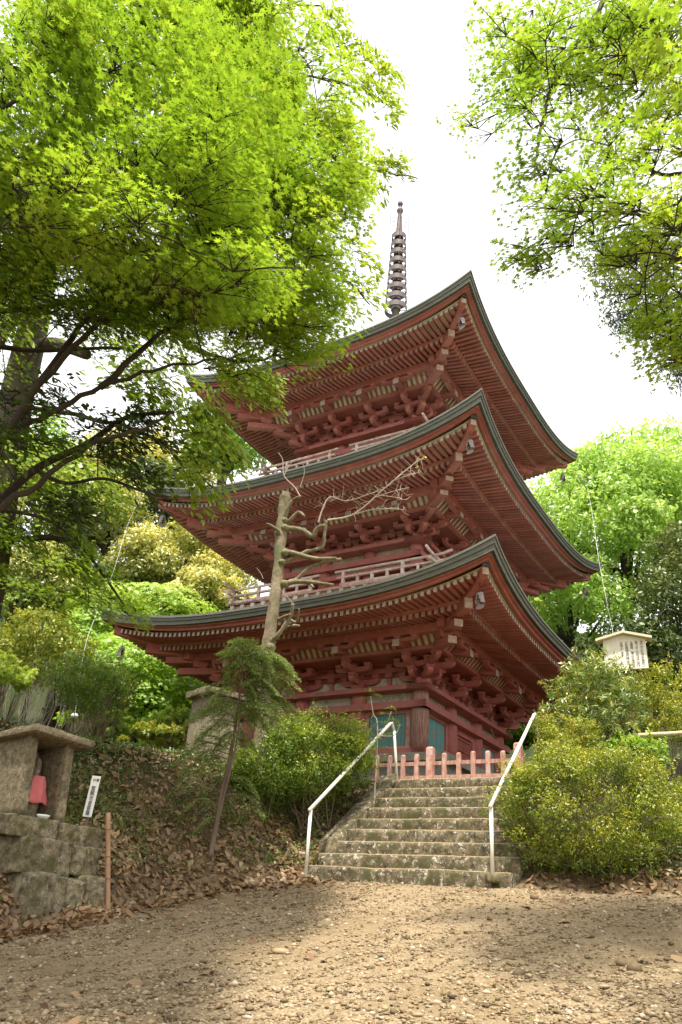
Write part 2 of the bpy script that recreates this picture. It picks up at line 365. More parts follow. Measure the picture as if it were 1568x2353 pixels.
nx, ny = len(xs), len(ys)
ii = np.arange(nx * ny).reshape(ny, nx)
q = np.stack([ii[:-1, :-1], ii[:-1, 1:], ii[1:, 1:], ii[1:, :-1]], -1).reshape(-1, 4)
def ground_mat():
    m, n, b = newmat('path_and_bank_earth'); v = coords(n)
    a = n.nodes.new('ShaderNodeAttribute'); a.attribute_name = 'bank'
    g = ramp(n, noise(n, 38, 6, .7, vec=v), [(.28, (.11, .078, .042)), (.5, (.285, .212, .128)), (.72, (.46, .36, .235))])
    big = ramp(n, noise(n, .9, 5, .6, vec=v), [(.42, (0, 0, 0)), (.62, (1, 1, 1))])
    g = mix(n, mix(n, .6, (0, 0, 0), big), g, (.20, .145, .078))
    ms = ramp(n, noise(n, 2.3, 7, .7, vec=v), [(.58, (0, 0, 0)), (.72, (1, 1, 1))])
    g = mix(n, mix(n, .5, (0, 0, 0), ms), g, (.09, .085, .018))
    e = ramp(n, noise(n, 6, 8, .7, vec=v), [(.3, (.055, .038, .022)), (.55, (.13, .085, .045)), (.75, (.17, .14, .06))])
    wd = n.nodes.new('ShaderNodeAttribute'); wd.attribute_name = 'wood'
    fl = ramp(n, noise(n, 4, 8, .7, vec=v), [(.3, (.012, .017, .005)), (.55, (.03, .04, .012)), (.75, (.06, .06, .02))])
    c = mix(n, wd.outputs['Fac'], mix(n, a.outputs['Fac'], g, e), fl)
    n.links.new(c, b.inputs['Base Color']); b.inputs['Roughness'].default_value = .95; b.inputs['Specular IOR Level'].default_value = .1
    bump(n, b, noise(n, 45, 8, .7, vec=v), .7, .02); return m
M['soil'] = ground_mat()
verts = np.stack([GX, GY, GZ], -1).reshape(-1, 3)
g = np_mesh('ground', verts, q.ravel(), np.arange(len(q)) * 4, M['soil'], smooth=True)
at = g.data.attributes.new('bank', 'FLOAT', 'POINT')
at.data.foreach_set('value', sst((bankd(GX, GY) + .05 * RNG.normal(size=GX.shape)) / .25).ravel().astype(np.float32))
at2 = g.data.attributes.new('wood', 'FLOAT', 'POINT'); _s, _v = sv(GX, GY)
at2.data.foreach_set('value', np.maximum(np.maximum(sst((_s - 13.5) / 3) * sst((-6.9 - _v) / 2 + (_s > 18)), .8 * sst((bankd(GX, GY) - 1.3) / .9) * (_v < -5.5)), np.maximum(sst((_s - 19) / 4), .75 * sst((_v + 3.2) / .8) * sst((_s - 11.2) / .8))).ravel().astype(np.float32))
g['kind'] = 'structure'; g['label'] = 'gravel path and leaf covered earth bank rising to the temple terrace'
def G(x, y, dz=0.0): return (x, y, float(H(x, y)) + dz)
# ------------------------------------------------------------------ pagoda
PC = np.array([1.3421, 20.0]); PROT = R_(-32.858); PZ = ZT
pag = empty('pagoda', 'three storey red wooden pagoda with upswept eaves and a ringed bronze spire', 'pagoda', (PC[0], PC[1], PZ), PROT)
def pw(lx, ly, z):     # pagoda frame (z absolute) to world
    c, s_ = math.cos(PROT), math.sin(PROT)
    return Vector((PC[0] + c * lx - s_ * ly, PC[1] + s_ * lx + c * ly, z))
def side(k):           # (along, out, z absolute) on side k -> pagoda frame; 0 front, 1 right, 2 back, 3 left
    a = k * math.pi / 2; c, s_ = round(math.cos(a)), round(math.sin(a))
    return lambda u, r, z: (c * u + s_ * r, s_ * u - c * r, z - PZ)
def diag(k):           # (across, half distance along the diagonal, z): corner between side k and side k+1
    c, s_ = math.cos(k * math.pi / 2), math.sin(k * math.pi / 2)
    def f(u, r, z):
        x = r + u * .7071; y = -r + u * .7071
        return (c * x - s_ * y, s_ * x + c * y, z - PZ)
    return f
STO = [dict(h=5.19, e=5.96, L=.59, b=2.30, c=.78, zb=4.67, zf=3.06, ball=0),
       dict(h=4.87, e=9.55, L=.68, b=1.95, c=.66, zb=8.45, zf=7.12, ball=2.98),
       dict(h=4.545, e=13.50, L=.60, b=1.72, c=.59, zb=12.16, zf=11.0, ball=2.68)]
podium = MB(); podium.box(-3.25, 3.25, -3.25, 3.25, -.4, .62).build('podium', M['stone_base'], pag)
MB().box(-3.38, 3.38, -3.38, 3.38, .62, .78).build('podium_capstone', M['stone_base'], pag)
TIER = ('lowest', 'middle', 'topmost')
def sweep(mb, prof, k, h, hm, nseg=40):
    """prof(|a|/h) -> list of (r offset from the edge line, z); mitred strip along one side"""
    n = None; V = []
    for i in range(nseg + 1):
        u = -1 + 2 * i / nseg; u = math.copysign(abs(u) ** .8, u); q = abs(u) ** 3
        edge = hm + (h - hm) * q
        pr = prof(q); n = len(pr)
        for dr, z in pr:
            V.append((u * (h + dr), edge + dr, z))
    F = []
    for i in range(nseg):
        for j in range(n - 1):
            F.append((i * n + j, i * n + j + 1, (i + 1) * n + j + 1, (i + 1) * n + j))
    mb.xf = side(k); mb.add(V, F); mb.xf = None
def arm_poly(L_, z0, z1):
    """bracket arm outline (along, z): flat top, underside curving up to the ends"""
    h = L_ / 2; d = z1 - z0
    return [(-h, z1), (-h, z0 + d * .62), (-h + .05, z0 + d * .3), (-h + .12, z0 + d * .08), (-h + .2, z0),
            (h - .2, z0), (h - .12, z0 + d * .08), (h - .05, z0 + d * .3), (h, z0 + d * .62), (h, z1)]
def blocks(mb, us, r, z0, w=.17, hh=.11):
    for u in us: mb.frus(u, r, z0, z0 + hh * .45, w * .72, w); mb.frus(u, r, z0 + hh * .45, z0 + hh, w, w)
for si, S in enumerate(STO):
    h, e, Lf, b, cc, zb = S['h'], S['e'], S['L'], S['b'], S['c'], S['zb']
    hm = h * .966; T0, DT = .19, .10; rp = b + 1.12
    r_fly, r_kioi = hm - .31, hm - .92; r0 = rp - .35
    ztop = e - T0 - .10                                    # flying rafter top at its outer end, mid side
    def wgt(r): return max(0.0, min(1.15, (r - r0) / (r_fly - r0)))
    def lift(a, r): return (Lf - DT) * min(1.0, abs(a) / h) ** 3 * wgt(r)
    def zfly(a, r): return ztop + .14 * (r_fly - r) + lift(a, r)
    zk = ztop + .14 * (r_fly - r_kioi) - .155
    def zbase(a, r): return zk + .24 * (r_kioi - r) + lift(a, r)
    pbot = zbase(0, rp) - .10 - .19                        # purlin underside
    # --- roof: copper covering, layered edge, red eave boards
    roof = MB()
    rb = STO[si + 1]['b'] + .25 if si < 2 else .35
    ztopin = (STO[si + 1]['zf'] - .12) if si < 2 else e + 2.95
    for k in range(4):
        V = []; nu, nr = 36, 14
        for i in range(nu + 1):
            u = -1 + 2 * i / nu; u = math.copysign(abs(u) ** .8, u)
            for j in range(nr + 1):
                t = j / nr; edge = hm + (h - hm) * abs(u) ** 3
                r = edge + .012 + (rb - edge) * t
                z = e + .006 + Lf * abs(u) ** 3 * (1 - t) ** 2 + (ztopin - e) * (.62 * t + .38 * t * t)
                V.append((u * ((h + .012) + (rb - h) * t), r, z))
        F = [(i * (nr + 1) + j, i * (nr + 1) + j + 1, (i + 1) * (nr + 1) + j + 1, (i + 1) * (nr + 1) + j) for i in range(nu) for j in range(nr)]
        roof.xf = side(k); roof.add(V, F); roof.xf = None
    ro = roof.build('roof', M['patina'], pag, True, TIER[si] + ' upswept roof of the pagoda')
    for nm, mat, pf in (
        ('roof_edge', 'copper', lambda q: [(.012, e + Lf * q + .006), (.012, e + Lf * q - .045), (-.012, e + Lf * q - .047), (-.02, e + Lf * q - (T0 + DT * q) * .55), (-.045, e + Lf * q - (T0 + DT * q) * .56), (-.055, e + Lf * q - (T0 + DT * q))]),
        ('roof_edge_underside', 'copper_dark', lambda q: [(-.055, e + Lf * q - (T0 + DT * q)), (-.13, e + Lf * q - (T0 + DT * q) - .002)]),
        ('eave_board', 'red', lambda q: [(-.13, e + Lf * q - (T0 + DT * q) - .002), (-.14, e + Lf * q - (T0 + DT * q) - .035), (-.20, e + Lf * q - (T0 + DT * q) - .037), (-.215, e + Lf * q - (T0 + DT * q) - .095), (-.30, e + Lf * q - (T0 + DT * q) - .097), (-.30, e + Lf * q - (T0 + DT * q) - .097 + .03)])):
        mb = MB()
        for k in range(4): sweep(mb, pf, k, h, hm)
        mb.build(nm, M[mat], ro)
    # --- soffit boards
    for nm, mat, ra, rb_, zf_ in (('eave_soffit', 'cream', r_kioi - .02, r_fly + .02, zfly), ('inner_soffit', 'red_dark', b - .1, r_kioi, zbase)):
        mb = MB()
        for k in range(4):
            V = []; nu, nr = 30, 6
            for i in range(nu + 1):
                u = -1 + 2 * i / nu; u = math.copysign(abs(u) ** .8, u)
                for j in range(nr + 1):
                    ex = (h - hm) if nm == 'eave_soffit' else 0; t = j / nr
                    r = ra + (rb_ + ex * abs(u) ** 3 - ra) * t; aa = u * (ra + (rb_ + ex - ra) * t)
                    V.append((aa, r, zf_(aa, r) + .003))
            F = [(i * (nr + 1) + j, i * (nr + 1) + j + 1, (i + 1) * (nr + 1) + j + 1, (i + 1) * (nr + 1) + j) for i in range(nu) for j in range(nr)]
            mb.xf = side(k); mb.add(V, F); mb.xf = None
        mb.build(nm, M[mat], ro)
    # --- rafters, two layers a side, white painted ends, base layer's darkened by colour for shade
    nraf = int(2 * (hm - .35) / .142)
    for k in range(4):
        fl, bs = [], []
        for i in range(nraf + 1):
            a = -(hm - .37) + i * 2 * (hm - .37) / nraf; q = min(1, abs(a) / h) ** 3; ro_ = r_fly + (h - hm) * q
            for lst, r_in, r_out, zz, hh, wd in ((fl, max(r_kioi - .12, abs(a) + .09), ro_, zfly, .098, .074), (bs, max(b - .05, abs(a) + .09), r_kioi + .02, zbase, .108, .078)):
                if r_out - r_in < .06: continue
                ns = 3; rs = [r_in + (r_out - r_in) * j / ns for j in range(ns + 1)]
                V = []
                for r in rs:
                    z = zz(a, r)
                    V += [(a - wd / 2, r, z - hh), (a + wd / 2, r, z - hh), (a + wd / 2, r, z), (a - wd / 2, r, z)]
                F = []
                for j in range(ns):
                    o_ = j * 4
                    for c0, c1 in ((0, 1), (1, 2), (2, 3), (3, 0)): F.append((o_ + c0, o_ + 4 + c0, o_ + 4 + c1, o_ + c1))
                F += [(0, 1, 2, 3), (ns * 4 + 3, ns * 4 + 2, ns * 4 + 1, ns * 4)]
                lst.append((a, V, F))
        def rafters(name, items):
            mb = MB(); mb.xf = side(k); mi = []
            for _, V, F in items: mb.add(V, F); mi += [0] * (len(F) - 1) + [1]
            o = mb.build(name, M['red'], ro); o.data.materials.append(M['wood_shaded_end' if name == 'base_rafters' else 'white_end']); o.data.polygons.foreach_set('material_index', mi); return o
        single = []
        if si == 0 and k == 0: single = fl
        if si == 0 and k == 1: single = [t_ for t_ in fl if t_[0] < -(hm - .37) + 28 * .142]
        for t_ in single: rafters('flying_rafter', [t_])
        rest = [t_ for t_ in fl if t_ not in single]
        if rest: rafters('flying_rafters', rest)['kind'] = 'stuff'
        rafters('base_rafters', bs)['kind'] = 'stuff'
    # --- batten carrying the flying rafters, and the eave purlin
    kb = MB()
    for k in range(4):
        V = []; n_ = 30
        for i in range(n_ + 1):
            u = -1 + 2 * i / n_
            for dr, dz in ((-.05, .0), (.05, 0.0), (.05, .075), (-.05, .075)):
                r = r_kioi + dr; V.append((u * r, r, zbase(u * r, r_kioi) + dz))
        F = [(i * 4 + c0, (i + 1) * 4 + c0, (i + 1) * 4 + (c0 + 1) % 4, i * 4 + (c0 + 1) % 4) for i in range(n_) for c0 in range(4)]
        kb.xf = side(k); kb.add(V, F); kb.xf = None
    kb.build('rafter_batten', M['red'], ro)
    pb = MB()
    for k in range(4):
        pb.xf = side(k); ln = rp + .30
        pb.box(-ln, ln, rp - .085, rp + .085, pbot + .003 * (k % 2), pbot + .185 + .003 * (k % 2)); pb.xf = None
    pb.build('eave_purlin', M['red'], pag)
    # --- hip rafters
    for k in range(4):
        mb = MB(); mb.xf = diag(k); wd = .085
        def bar(ra, rb_, za, zb_, hh, wd):
            mb.hexa([(-wd, ra, za - hh), (wd, ra, za - hh), (wd, rb_, zb_ - hh), (-wd, rb_, zb_ - hh), (-wd, ra, za), (wd, ra, za), (wd, rb_, zb_), (-wd, rb_, zb_)])
        rs = [r_kioi - .25, r_kioi + .25, r_fly, h - .33]
        for ra, rb_ in zip(rs[:-1], rs[1:]): bar(ra, rb_, zfly(ra, ra) + .03, zfly(rb_, rb_) + .03, .2, .065)
        rs = [b, (b + r_kioi) / 2, rp, r_kioi + .17]
        for ra, rb_ in zip(rs[:-1], rs[1:]): bar(ra, rb_, zbase(ra, ra) + .02, zbase(rb_, rb_) + .02, .24, .085)
        hp = mb.build('hip_rafter', M['red'], ro)
        r1 = h - .33; z1 = zfly(r1, r1) + .03
        mb = MB(); mb.xf = diag(k); mb.box(-.063, .063, r1 + .002, r1 + .008, z1 - .198, z1 - .005); mb.build('end_face', M['wood_shaded_end'], ro); mb = MB(); mb.xf = diag(k); mb.box(-.083, .083, r_kioi + .172, r_kioi + .178, zbase(r_kioi, r_kioi) - .20, zbase(r_kioi, r_kioi) + .01); mb.build('end_face', M['wood_shaded_end'], ro)
        mb = MB(); mb.xf = diag(k); mb.box(-.08, .08, r1 - .22, r1 + .04, z1 + .004, z1 + .04); mb.box(-.08, .08, r1 + .012, r1 + .04, z1 - .05, z1 + .003); mb.build('hip_cap', M['dark_iron'], ro)
    # --- brackets
    Hb = pbot - zb; f = Hb / .86
    def cluster(xf, dg=False, ucol=0.0):
        red, end = MB(), MB()
        red.xf = end.xf = xf
        u = ucol; sq = 1.0
        red.frus(u, b, zb + .002, zb + .09 * f, .24, .33); red.frus(u, b, zb + .09 * f, zb + .18 * f, .33, .33)
        red.prism([(p + u, z) for p, z in arm_poly(1.0, zb + .15 * f, zb + .29 * f)], b - .06, b + .06, 1) if not dg else None
        if not dg:
            blocks(red, (u - .42, u, u + .42), b, zb + .29 * f, .17, .11 * f)
        def parm(r_in, r_out, z0, z1, wd=.06):
            d = z1 - z0
            poly = [(r_in, z1), (r_in, z0), (r_out - .2, z0), (r_out - .1, z0 + d * .1), (r_out - .03, z0 + d * .4), (r_out, z0 + d * .7), (r_out, z1)]
            red.prism(poly, u - wd, u + wd, 0)
        r1, r2 = b + .36, b + .70
        parm(b - .1, r1 + .12, zb + .152 * f, zb + .292 * f); blocks(red, (u,), r1, zb + .292 * f, .17, .1 * f)
        parm(b - .1, r2 + .12, zb + .392 * f, zb + .53 * f); blocks(red, (u,), r2, zb + .53 * f, .17, .1 * f)
        if not dg:
            red.prism([(p + u, z) for p, z in arm_poly(.92, zb + .39 * f, zb + .51 * f)], r1 - .05, r1 + .05, 1); blocks(red, (u - .38, u, u + .38), r1, zb + .51 * f, .15, .1 * f)
            red.prism([(p + u, z) for p, z in arm_poly(.96, zb + .72 * f, zb + .80 * f)], rp - .055, rp + .055, 1)
            blocks(red, (u - .40, u, u + .40), rp, zb + .80 * f, .15, .07 * f)
        # tail rafter, sloping down and out, white end
        re = rp - .02; ze = zb + .60 * f
        tails = [(re + .12, ze, .085)] if not dg else [(b + 1.36, zb + .46 * f, .095), (b + 1.60, zb + .72 * f, .095)]
        for rt, zt, wd in tails:
            ri = b + .2; zi = zt + (rt - ri) * .20; hh = .17 * f
            red.hexa([(u - wd, ri, zi), (u + wd, ri, zi), (u + wd, rt, zt), (u - wd, rt, zt), (u - wd, ri, zi + hh), (u + wd, ri, zi + hh), (u + wd, rt, zt + hh), (u - wd, rt, zt + hh)][:8])
            end.hexa([(u - wd + .003, rt - .001, zt + .003), (u + wd - .003, rt - .001, zt + .003), (u + wd - .003, rt + .006, zt + .003), (u - wd + .003, rt + .006, zt + .003),
                      (u - wd + .003, rt - .001, zt + hh - .003), (u + wd - .003, rt - .001, zt + hh - .003), (u + wd - .003, rt + .006, zt + hh - .003), (u - wd + .003, rt + .006, zt + hh - .003)])
            if dg and rt == tails[0][0]: first_end = end; end = MB(); end.xf = xf
            if not dg: red.frus(u, rp, zt + hh + .0, zb + .722 * f, .15, .19)
        if dg:   # post and carved block between the tail and the hip rafter
            rq = b + 1.30; zq = zb + .72 * f + .17 * f
            red.frus(0, rq, zq, zq + .10, .15, .24); red.box(-.07, .07, rq - .09, rq + .07, zq + .1, zbase(rq, rq) - .2)
            red.frus(0, b + 1.0, zb + .72 * f, zb + .86 * f, .2, .3)
        c_ = red.build('bracket_set', M['red'], pag)
        if dg: first_end.build('tail_end', M['wood_shaded_end'], c_)
        end.build('tail_end', M['wood_shaded_end' if dg else 'white_end'], c_)
    for k in range(4):
        for u in (-b, -cc, cc, b): cluster(side(k), False, u)
        cluster(diag(k), True)
    # --- wall between the brackets: plaster, tie beams with blocks, ribbed cove
    for k in range(4):
        wl, tb, cv, rib = MB(), MB(), MB(), MB()
        for mb in (wl, tb, cv, rib): mb.xf = side(k)
        wl.box(-b + .02, b - .02, b - .06, b - .035, zb, zb + .30 * f)
        for zz, hh in ((.42, .11), (.62, .11), (.84, .10)):
            tb.box(-b - .3, b + .3, b - .05, b + .052, zb + zz * f + .002 * (k % 2), zb + (zz + hh) * f)
        for lo_, hi_ in ((.531, .619), (.731, .838)):
            n_ = 9
            for j in range(n_):
                uu_ = -b + .25 + j * (2 * b - .5) / (n_ - 1); tb.frus(uu_, b, zb + lo_ * f, zb + hi_ * f, .13, .16)
        wl2 = MB(); wl2.xf = side(k); wl2.box(-b + .02, b - .02, b - .06, b - .04, zb + .301 * f, zbase(0, b) - .02); wl2.build('bracket_wall_board', M['red_dark'], pag)
        wl.build('bracket_panel', M['plaster'], pag)
        # struts on the wall between columns
        for uu_ in (-(b + cc) / 2, 0, (b + cc) / 2):
            tb.prism([(uu_ - .05, zb), (uu_ + .05, zb), (uu_ + .04, zb + .28 * f), (uu_ - .04, zb + .28 * f)], b - .03, b + .03, 1)
            tb.frus(uu_, b, zb + .29 * f, zb + .41 * f, .14, .2)
        # cove (cream) with red ribs
        ra, rb_, za, zb2 = b + .76, rp - .09, zb + .70 * f, pbot + .15
        cv.add([(-ra, ra, za), (ra, ra, za), (rb_, rb_, zb2), (-rb_, rb_, zb2)], [(0, 1, 2, 3)])
        cv.build('cove_panel', M['cream'], pag)
        tb.box(-ra, ra, ra - .06, ra + .045, za - .07, za - .002)
        n_ = int(2 * ra / .155)
        for j in range(n_ + 1):
            uu_ = -ra + j * 2 * ra / n_
            rib.hexa([(uu_ - .035, ra - .01, za - .028), (uu_ + .035, ra - .01, za - .028), (uu_ + .035, rb_, zb2 - .03), (uu_ - .035, rb_, zb2 - .03), (uu_ - .035, ra - .01, za - .004), (uu_ + .035, ra - .01, za - .004), (uu_ + .035, rb_, zb2 - .004), (uu_ - .035, rb_, zb2 - .004)])
        rib.add([(-b, b + .06, za - .06), (b, b + .06, za - .06), (ra, ra - .05, za - .03), (-ra, ra - .05, za - .03)], [(0, 1, 2, 3)])
        rib.build('cove_ribs', M['red_dark'], pag)
        tb.build('bracket_beams', M['red'], pag)
    # --- body: columns, wall plate, tie beams, panels
    zf_ = S['zf']; cr_ = .205 - .02 * si
    for k in range(4):
        for j, u in enumerate((b, cc, -cc)):
            mb = MB(); mb.xf = side(k)
            mb.lathe([(cr_, zf_ - (0 if si == 0 else .2)), (cr_, zb - .28), (cr_ * .93, zb - .101)], 20, (u, b))
            corner = si == 0 and (k, j) in ((0, 0),)
            mb.build('column', M['wood_grey' if corner else 'red'], pag, True, 'weathered corner column with bare grey wood' if corner else None)
        bm_ = MB(); bm_.xf = side(k); ov = .34
        dz = .002 * (k % 2)
        pl_ = MB(); pl_.xf = side(k); pl_.box(-b - ov, b + ov, b - .17, b + ov, zb - .10 + dz, zb - dz); pl_.build('wall_plate', M['red'], pag)
        zn = zb - .36                                       # girth beam under the plate
        ln = b + cr_ + .07
        bm_.box(-ln, ln, b - .05, b + cr_ + .07 - dz, zn - .13, zn + .02 + dz)
        bm_.box(-b, b, b - .05, b + .06, zn + .02, zb - .10 if False else zn + .06)
        pan = MB(); pan.xf = side(k); pan.box(-b, b, b - .04, b + .0, zn + .06, zb - .10)
        pan.build('wall_panel', M['plaster'], pag)
        lowz = zf_ + (.24 if si == 0 else .0)
        if si == 0:
            bm_.box(-ln, ln, b - .05, b + cr_ + .07 - dz, zf_ + .12, zf_ + .27 + dz)       # sill beam
            bm_.box(-b, b, b - .04, b + .05, zf_ - .02, zf_ + .12)
            for sgn in (-1, 1):
                u0, u1 = sorted((sgn * (cc + cr_), sgn * (b - cr_)))
                fr = MB(); fr.xf = side(k)
                z0, z1 = zf_ + .272, zn - .132
                for (p0, p1, q0, q1) in ((u0 - .02, u0 + .09, z0, z1), (u1 - .09, u1 + .02, z0, z1), (u0 + .09, u1 - .09, z0, z0 + .07), (u0 + .09, u1 - .09, z1 - .07, z1)):
                    fr.box(p0, p1, b - .02, b + .07, q0, q1)
                fo = fr.build('window_frame', M['red_worn'] if sgn > 0 and k == 0 else M['red'], pag)
                wn = MB(); wn.xf = side(k); wn.box(u0 + .09, u1 - .09, b - .03, b + .01, z0 + .07, z1 - .07)
                nb = 11
                for j in range(nb):
                    ub = u0 + .09 + (j + .5) * (u1 - u0 - .18) / nb; wn.prism([(ub - .03, b + .008), (ub, b + .045), (ub + .03, b + .008)], z0 + .07, z1 - .07, 2)
                wn.build('window', M['teal'], fo)
            dr = MB(); dr.xf = side(k); z0, z1 = zf_ + .272, zn - .132
            fr = MB(); fr.xf = side(k); e_ = cc - cr_
            for (p0, p1, q0, q1) in ((-e_ - .02, -e_ + .12, z0, z1), (e_ - .12, e_ + .02, z0, z1), (-e_ + .12, e_ - .12, z1 - .13, z1), (-e_ + .12, e_ - .12, z0, z0 + .06)):
                fr.box(p0, p1, b - .02, b + .09, q0, q1)
            fo = fr.build('door_frame', M['red'], pag)
            for sgn in (-1, 1):
                dm = MB(); dm.xf = side(k); p0, p1 = sorted((sgn * .006, sgn * (e_ - .12)))
                dm.box(p0, p1, b - .02, b + .02, z0 + .06, z1 - .13)
                for q_ in (.06, .5, .9): dm.box(p0 + .004, p1 - .004, b + .02, b + .045, z0 + q_ * (z1 - z0 - .2) + .06, z0 + q_ * (z1 - z0 - .2) + .12)
                dm.build('door', M['red_dark'], fo)
        else:
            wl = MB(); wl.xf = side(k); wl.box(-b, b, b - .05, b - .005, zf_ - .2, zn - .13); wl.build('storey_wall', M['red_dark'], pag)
            bm_.box(-ln, ln, b - .05, b + cr_ + .06 - dz, zn - .42, zn - .30 + dz)
            pan = MB(); pan.xf = side(k); pan.box(-b + .02, b - .02, b - .045, b + .004, zn - .295, zn - .135); pan.build('wall_panel', M['plaster'], pag)
            dm = MB(); dm.xf = side(k); e_ = cc - cr_
            for (p0, p1, q0, q1) in ((-e_, -e_ + .09, zf_ + .1, zn - .42), (e_ - .09, e_, zf_ + .1, zn - .42), (-e_ + .09, e_ - .09, zn - .52, zn - .42)):
                dm.box(p0, p1, b - .02, b + .10, q0, q1)
            dm.box(-e_ + .09, e_ - .09, b - .02, b + .03, zf_ + .1, zn - .52)
            dm.build('storey_door', M['red'], pag)
        bm_.build('tie_beam', M['red'], pag)
    # --- balcony with railing
    if S['ball']:
        hb = S['ball']; zfl = zf_ + .0
        for k in range(4):
            dz = .002 * (k % 2)
            dk = MB(); dk.xf = side(k)
            dk.box(-hb, hb, b, hb - dz, zfl - .07, zfl - .012 - dz); dk.box(-hb + .1, hb - .1, hb - .18 - dz, hb - .06 - dz, zfl - .20, zfl - .072)
            dk.box(-hb - .05, hb + .05, hb - .3, hb - .10 - dz, zfl - .36, zfl - .202 - dz)
            bl = MB(); bl.xf = side(k)
            n_ = 18
            for j in range(n_):
                u = -hb + .17 + j * (2 * hb - .34) / (n_ - 1); bl.box(u - .055, u + .055, hb - .06, hb + .012, zfl - .19, zfl - .085)
            do = dk.build('balcony_deck', M['red_pale'], pag)
            bl.build('joist_end', M['white_end'], do)
            rl = MB(); rl.xf = side(k); rr_ = hb - .10; go = cc * .62
            top = S.get('rt', .40)
            for sgn in (-1, 1):
                def seg(u0, u1, z0, z1, wd, lift_=0):
                    a0, a1 = sorted((sgn * u0, sgn * u1)); rl.box(a0, a1, rr_ - wd, rr_ + wd, zfl + z0 + dz, zfl + z1 + dz)
                seg(go, hb + .02, -.01, .075, .05); seg(go - .10, hb + .17, .215, .26, .038)
                us = [go, go + .2, go + .8, go + 1.6, hb - .1, hb + .12, hb + .34]; zz = [.012, 0, 0, 0, 0, .012, .06]
                rl.tube([(sgn * (us[i]-(.18 if i == 0 else 0)), rr_, zfl + top + zz[i]) for i in range(len(us))], .034, 8)
                n_ = 4
                for j in range(n_):
                    u = go + .06 + j * (hb - .16 - go - .0) / (n_ - 1)
                    if j % 2 == 0 or j == n_ - 1: rl.box(sgn * u - .035, sgn * u + .035, rr_ - .035, rr_ + .035, zfl + .075, zfl + top - .02)
                    else: rl.box(sgn * u - .035, sgn * u + .035, rr_ - .03, rr_ + .03, zfl + .075, zfl + .215)
                    um = u + (hb - .16 - go) / (n_ - 1) / 2
                    if j < n_ - 1: rl.box(sgn * um - .03, sgn * um + .03, rr_ - .03, rr_ + .03, zfl + .075, zfl + .215)
            rl.build('railing', M['rail_worn'], pag)
# --- spire
sz = lambda z: z - PZ
SPZ = 16.35
sp_ = MB().lathe([(.13, sz(SPZ)), (.125, sz(22.0)), (.085, sz(22.9)), (.06, sz(23.1)), (.10, sz(23.16)), (.125, sz(23.25)), (.10, sz(23.34)), (.055, sz(23.39)), (.05, sz(23.5)), (.085, sz(23.53)), (.105, sz(23.61)), (.08, sz(23.70)), (.04, sz(23.76))], 20).build('spire', M['bronze'], pag, True)
mb = MB(); mb.frus(0, 0, sz(16.0), sz(16.5), 1.1, 1.0); mb.box(-.6, .6, -.6, .6, sz(16.5), sz(16.6)); mb.lathe([(.42, sz(16.6)), (.42, sz(16.75)), (.32, sz(16.95)), (.15, sz(17.05)), (.36, sz(17.3)), (.40, sz(17.36)), (.14, sz(17.4))], 20)
mb.build('spire_base', M['bronze'], sp_)
for i in range(9):
    zc = 18.46 + i * .4225; rad = .385 - .0155 * i; hh = .10
    mb = MB()
    n = 28; V = []
    for ro_, z in ((rad, zc - hh), (rad, zc + hh), (rad - .022, zc + hh), (rad - .022, zc - hh)):
        for j in range(n): a = 2 * math.pi * j / n; V.append((ro_ * math.cos(a), ro_ * math.sin(a), sz(z)))
    F = [(q_ * n + j, q_ * n + (j + 1) % n, ((q_ + 1) % 4) * n + (j + 1) % n, ((q_ + 1) % 4) * n + j) for q_ in range(4) for j in range(n)]
    mb.add(V, F)
    for j in range(4):
        a = j * math.pi / 2 + .4; mb.tube([(.1 * math.cos(a), .1 * math.sin(a), sz(zc - .05)), ((rad - .01) * math.cos(a), (rad - .01) * math.sin(a), sz(zc - .05))], .014, 5)
        mb.tube([((rad - .06) * math.cos(a + .3), (rad - .06) * math.sin(a + .3), sz(zc - hh - .10)), ((rad - .06) * math.cos(a + .3), (rad - .06) * math.sin(a + .3), sz(zc - .05))], [.035, .012], 6)
    mb.build('spire_ring', M['bronze'], sp_)
    mb = MB(); mb.lathe([(.165, sz(zc - .03)), (.165, sz(zc + .05))], 16); mb.build('spire_collar', M['bronze'], sp_)
fm = MB()
for a in (0.57, .57 + math.pi / 2, .57 + math.pi, .57 - math.pi / 2):
    ca, sa = math.cos(a), math.sin(a)
    p = lambda r, z: (r * ca, r * sa, sz(z))
    fm.tube([p(.33, 21.95), p(.33, 22.95)], .013, 5); fm.tube([p(.1, 22.02), p(.33, 21.98)], .01, 5); fm.tube([p(.09, 22.9), p(.33, 22.93)], .01, 5)
    for j in range(9):
        z = 22.0 + j * .11; fm.tube([p(.33, z), p(.38, z + .03), p(.40, z + .08)], .008, 4)
    for j in range(4):
        z = 22.12 + j * .22
        fm.tube([p(.215 + .085 * math.cos(t), z + .10 * math.sin(t)) for t in np.linspace(0, 5.2, 11)], .008, 4)
fm.build('spire_flame', M['bronze'], sp_)
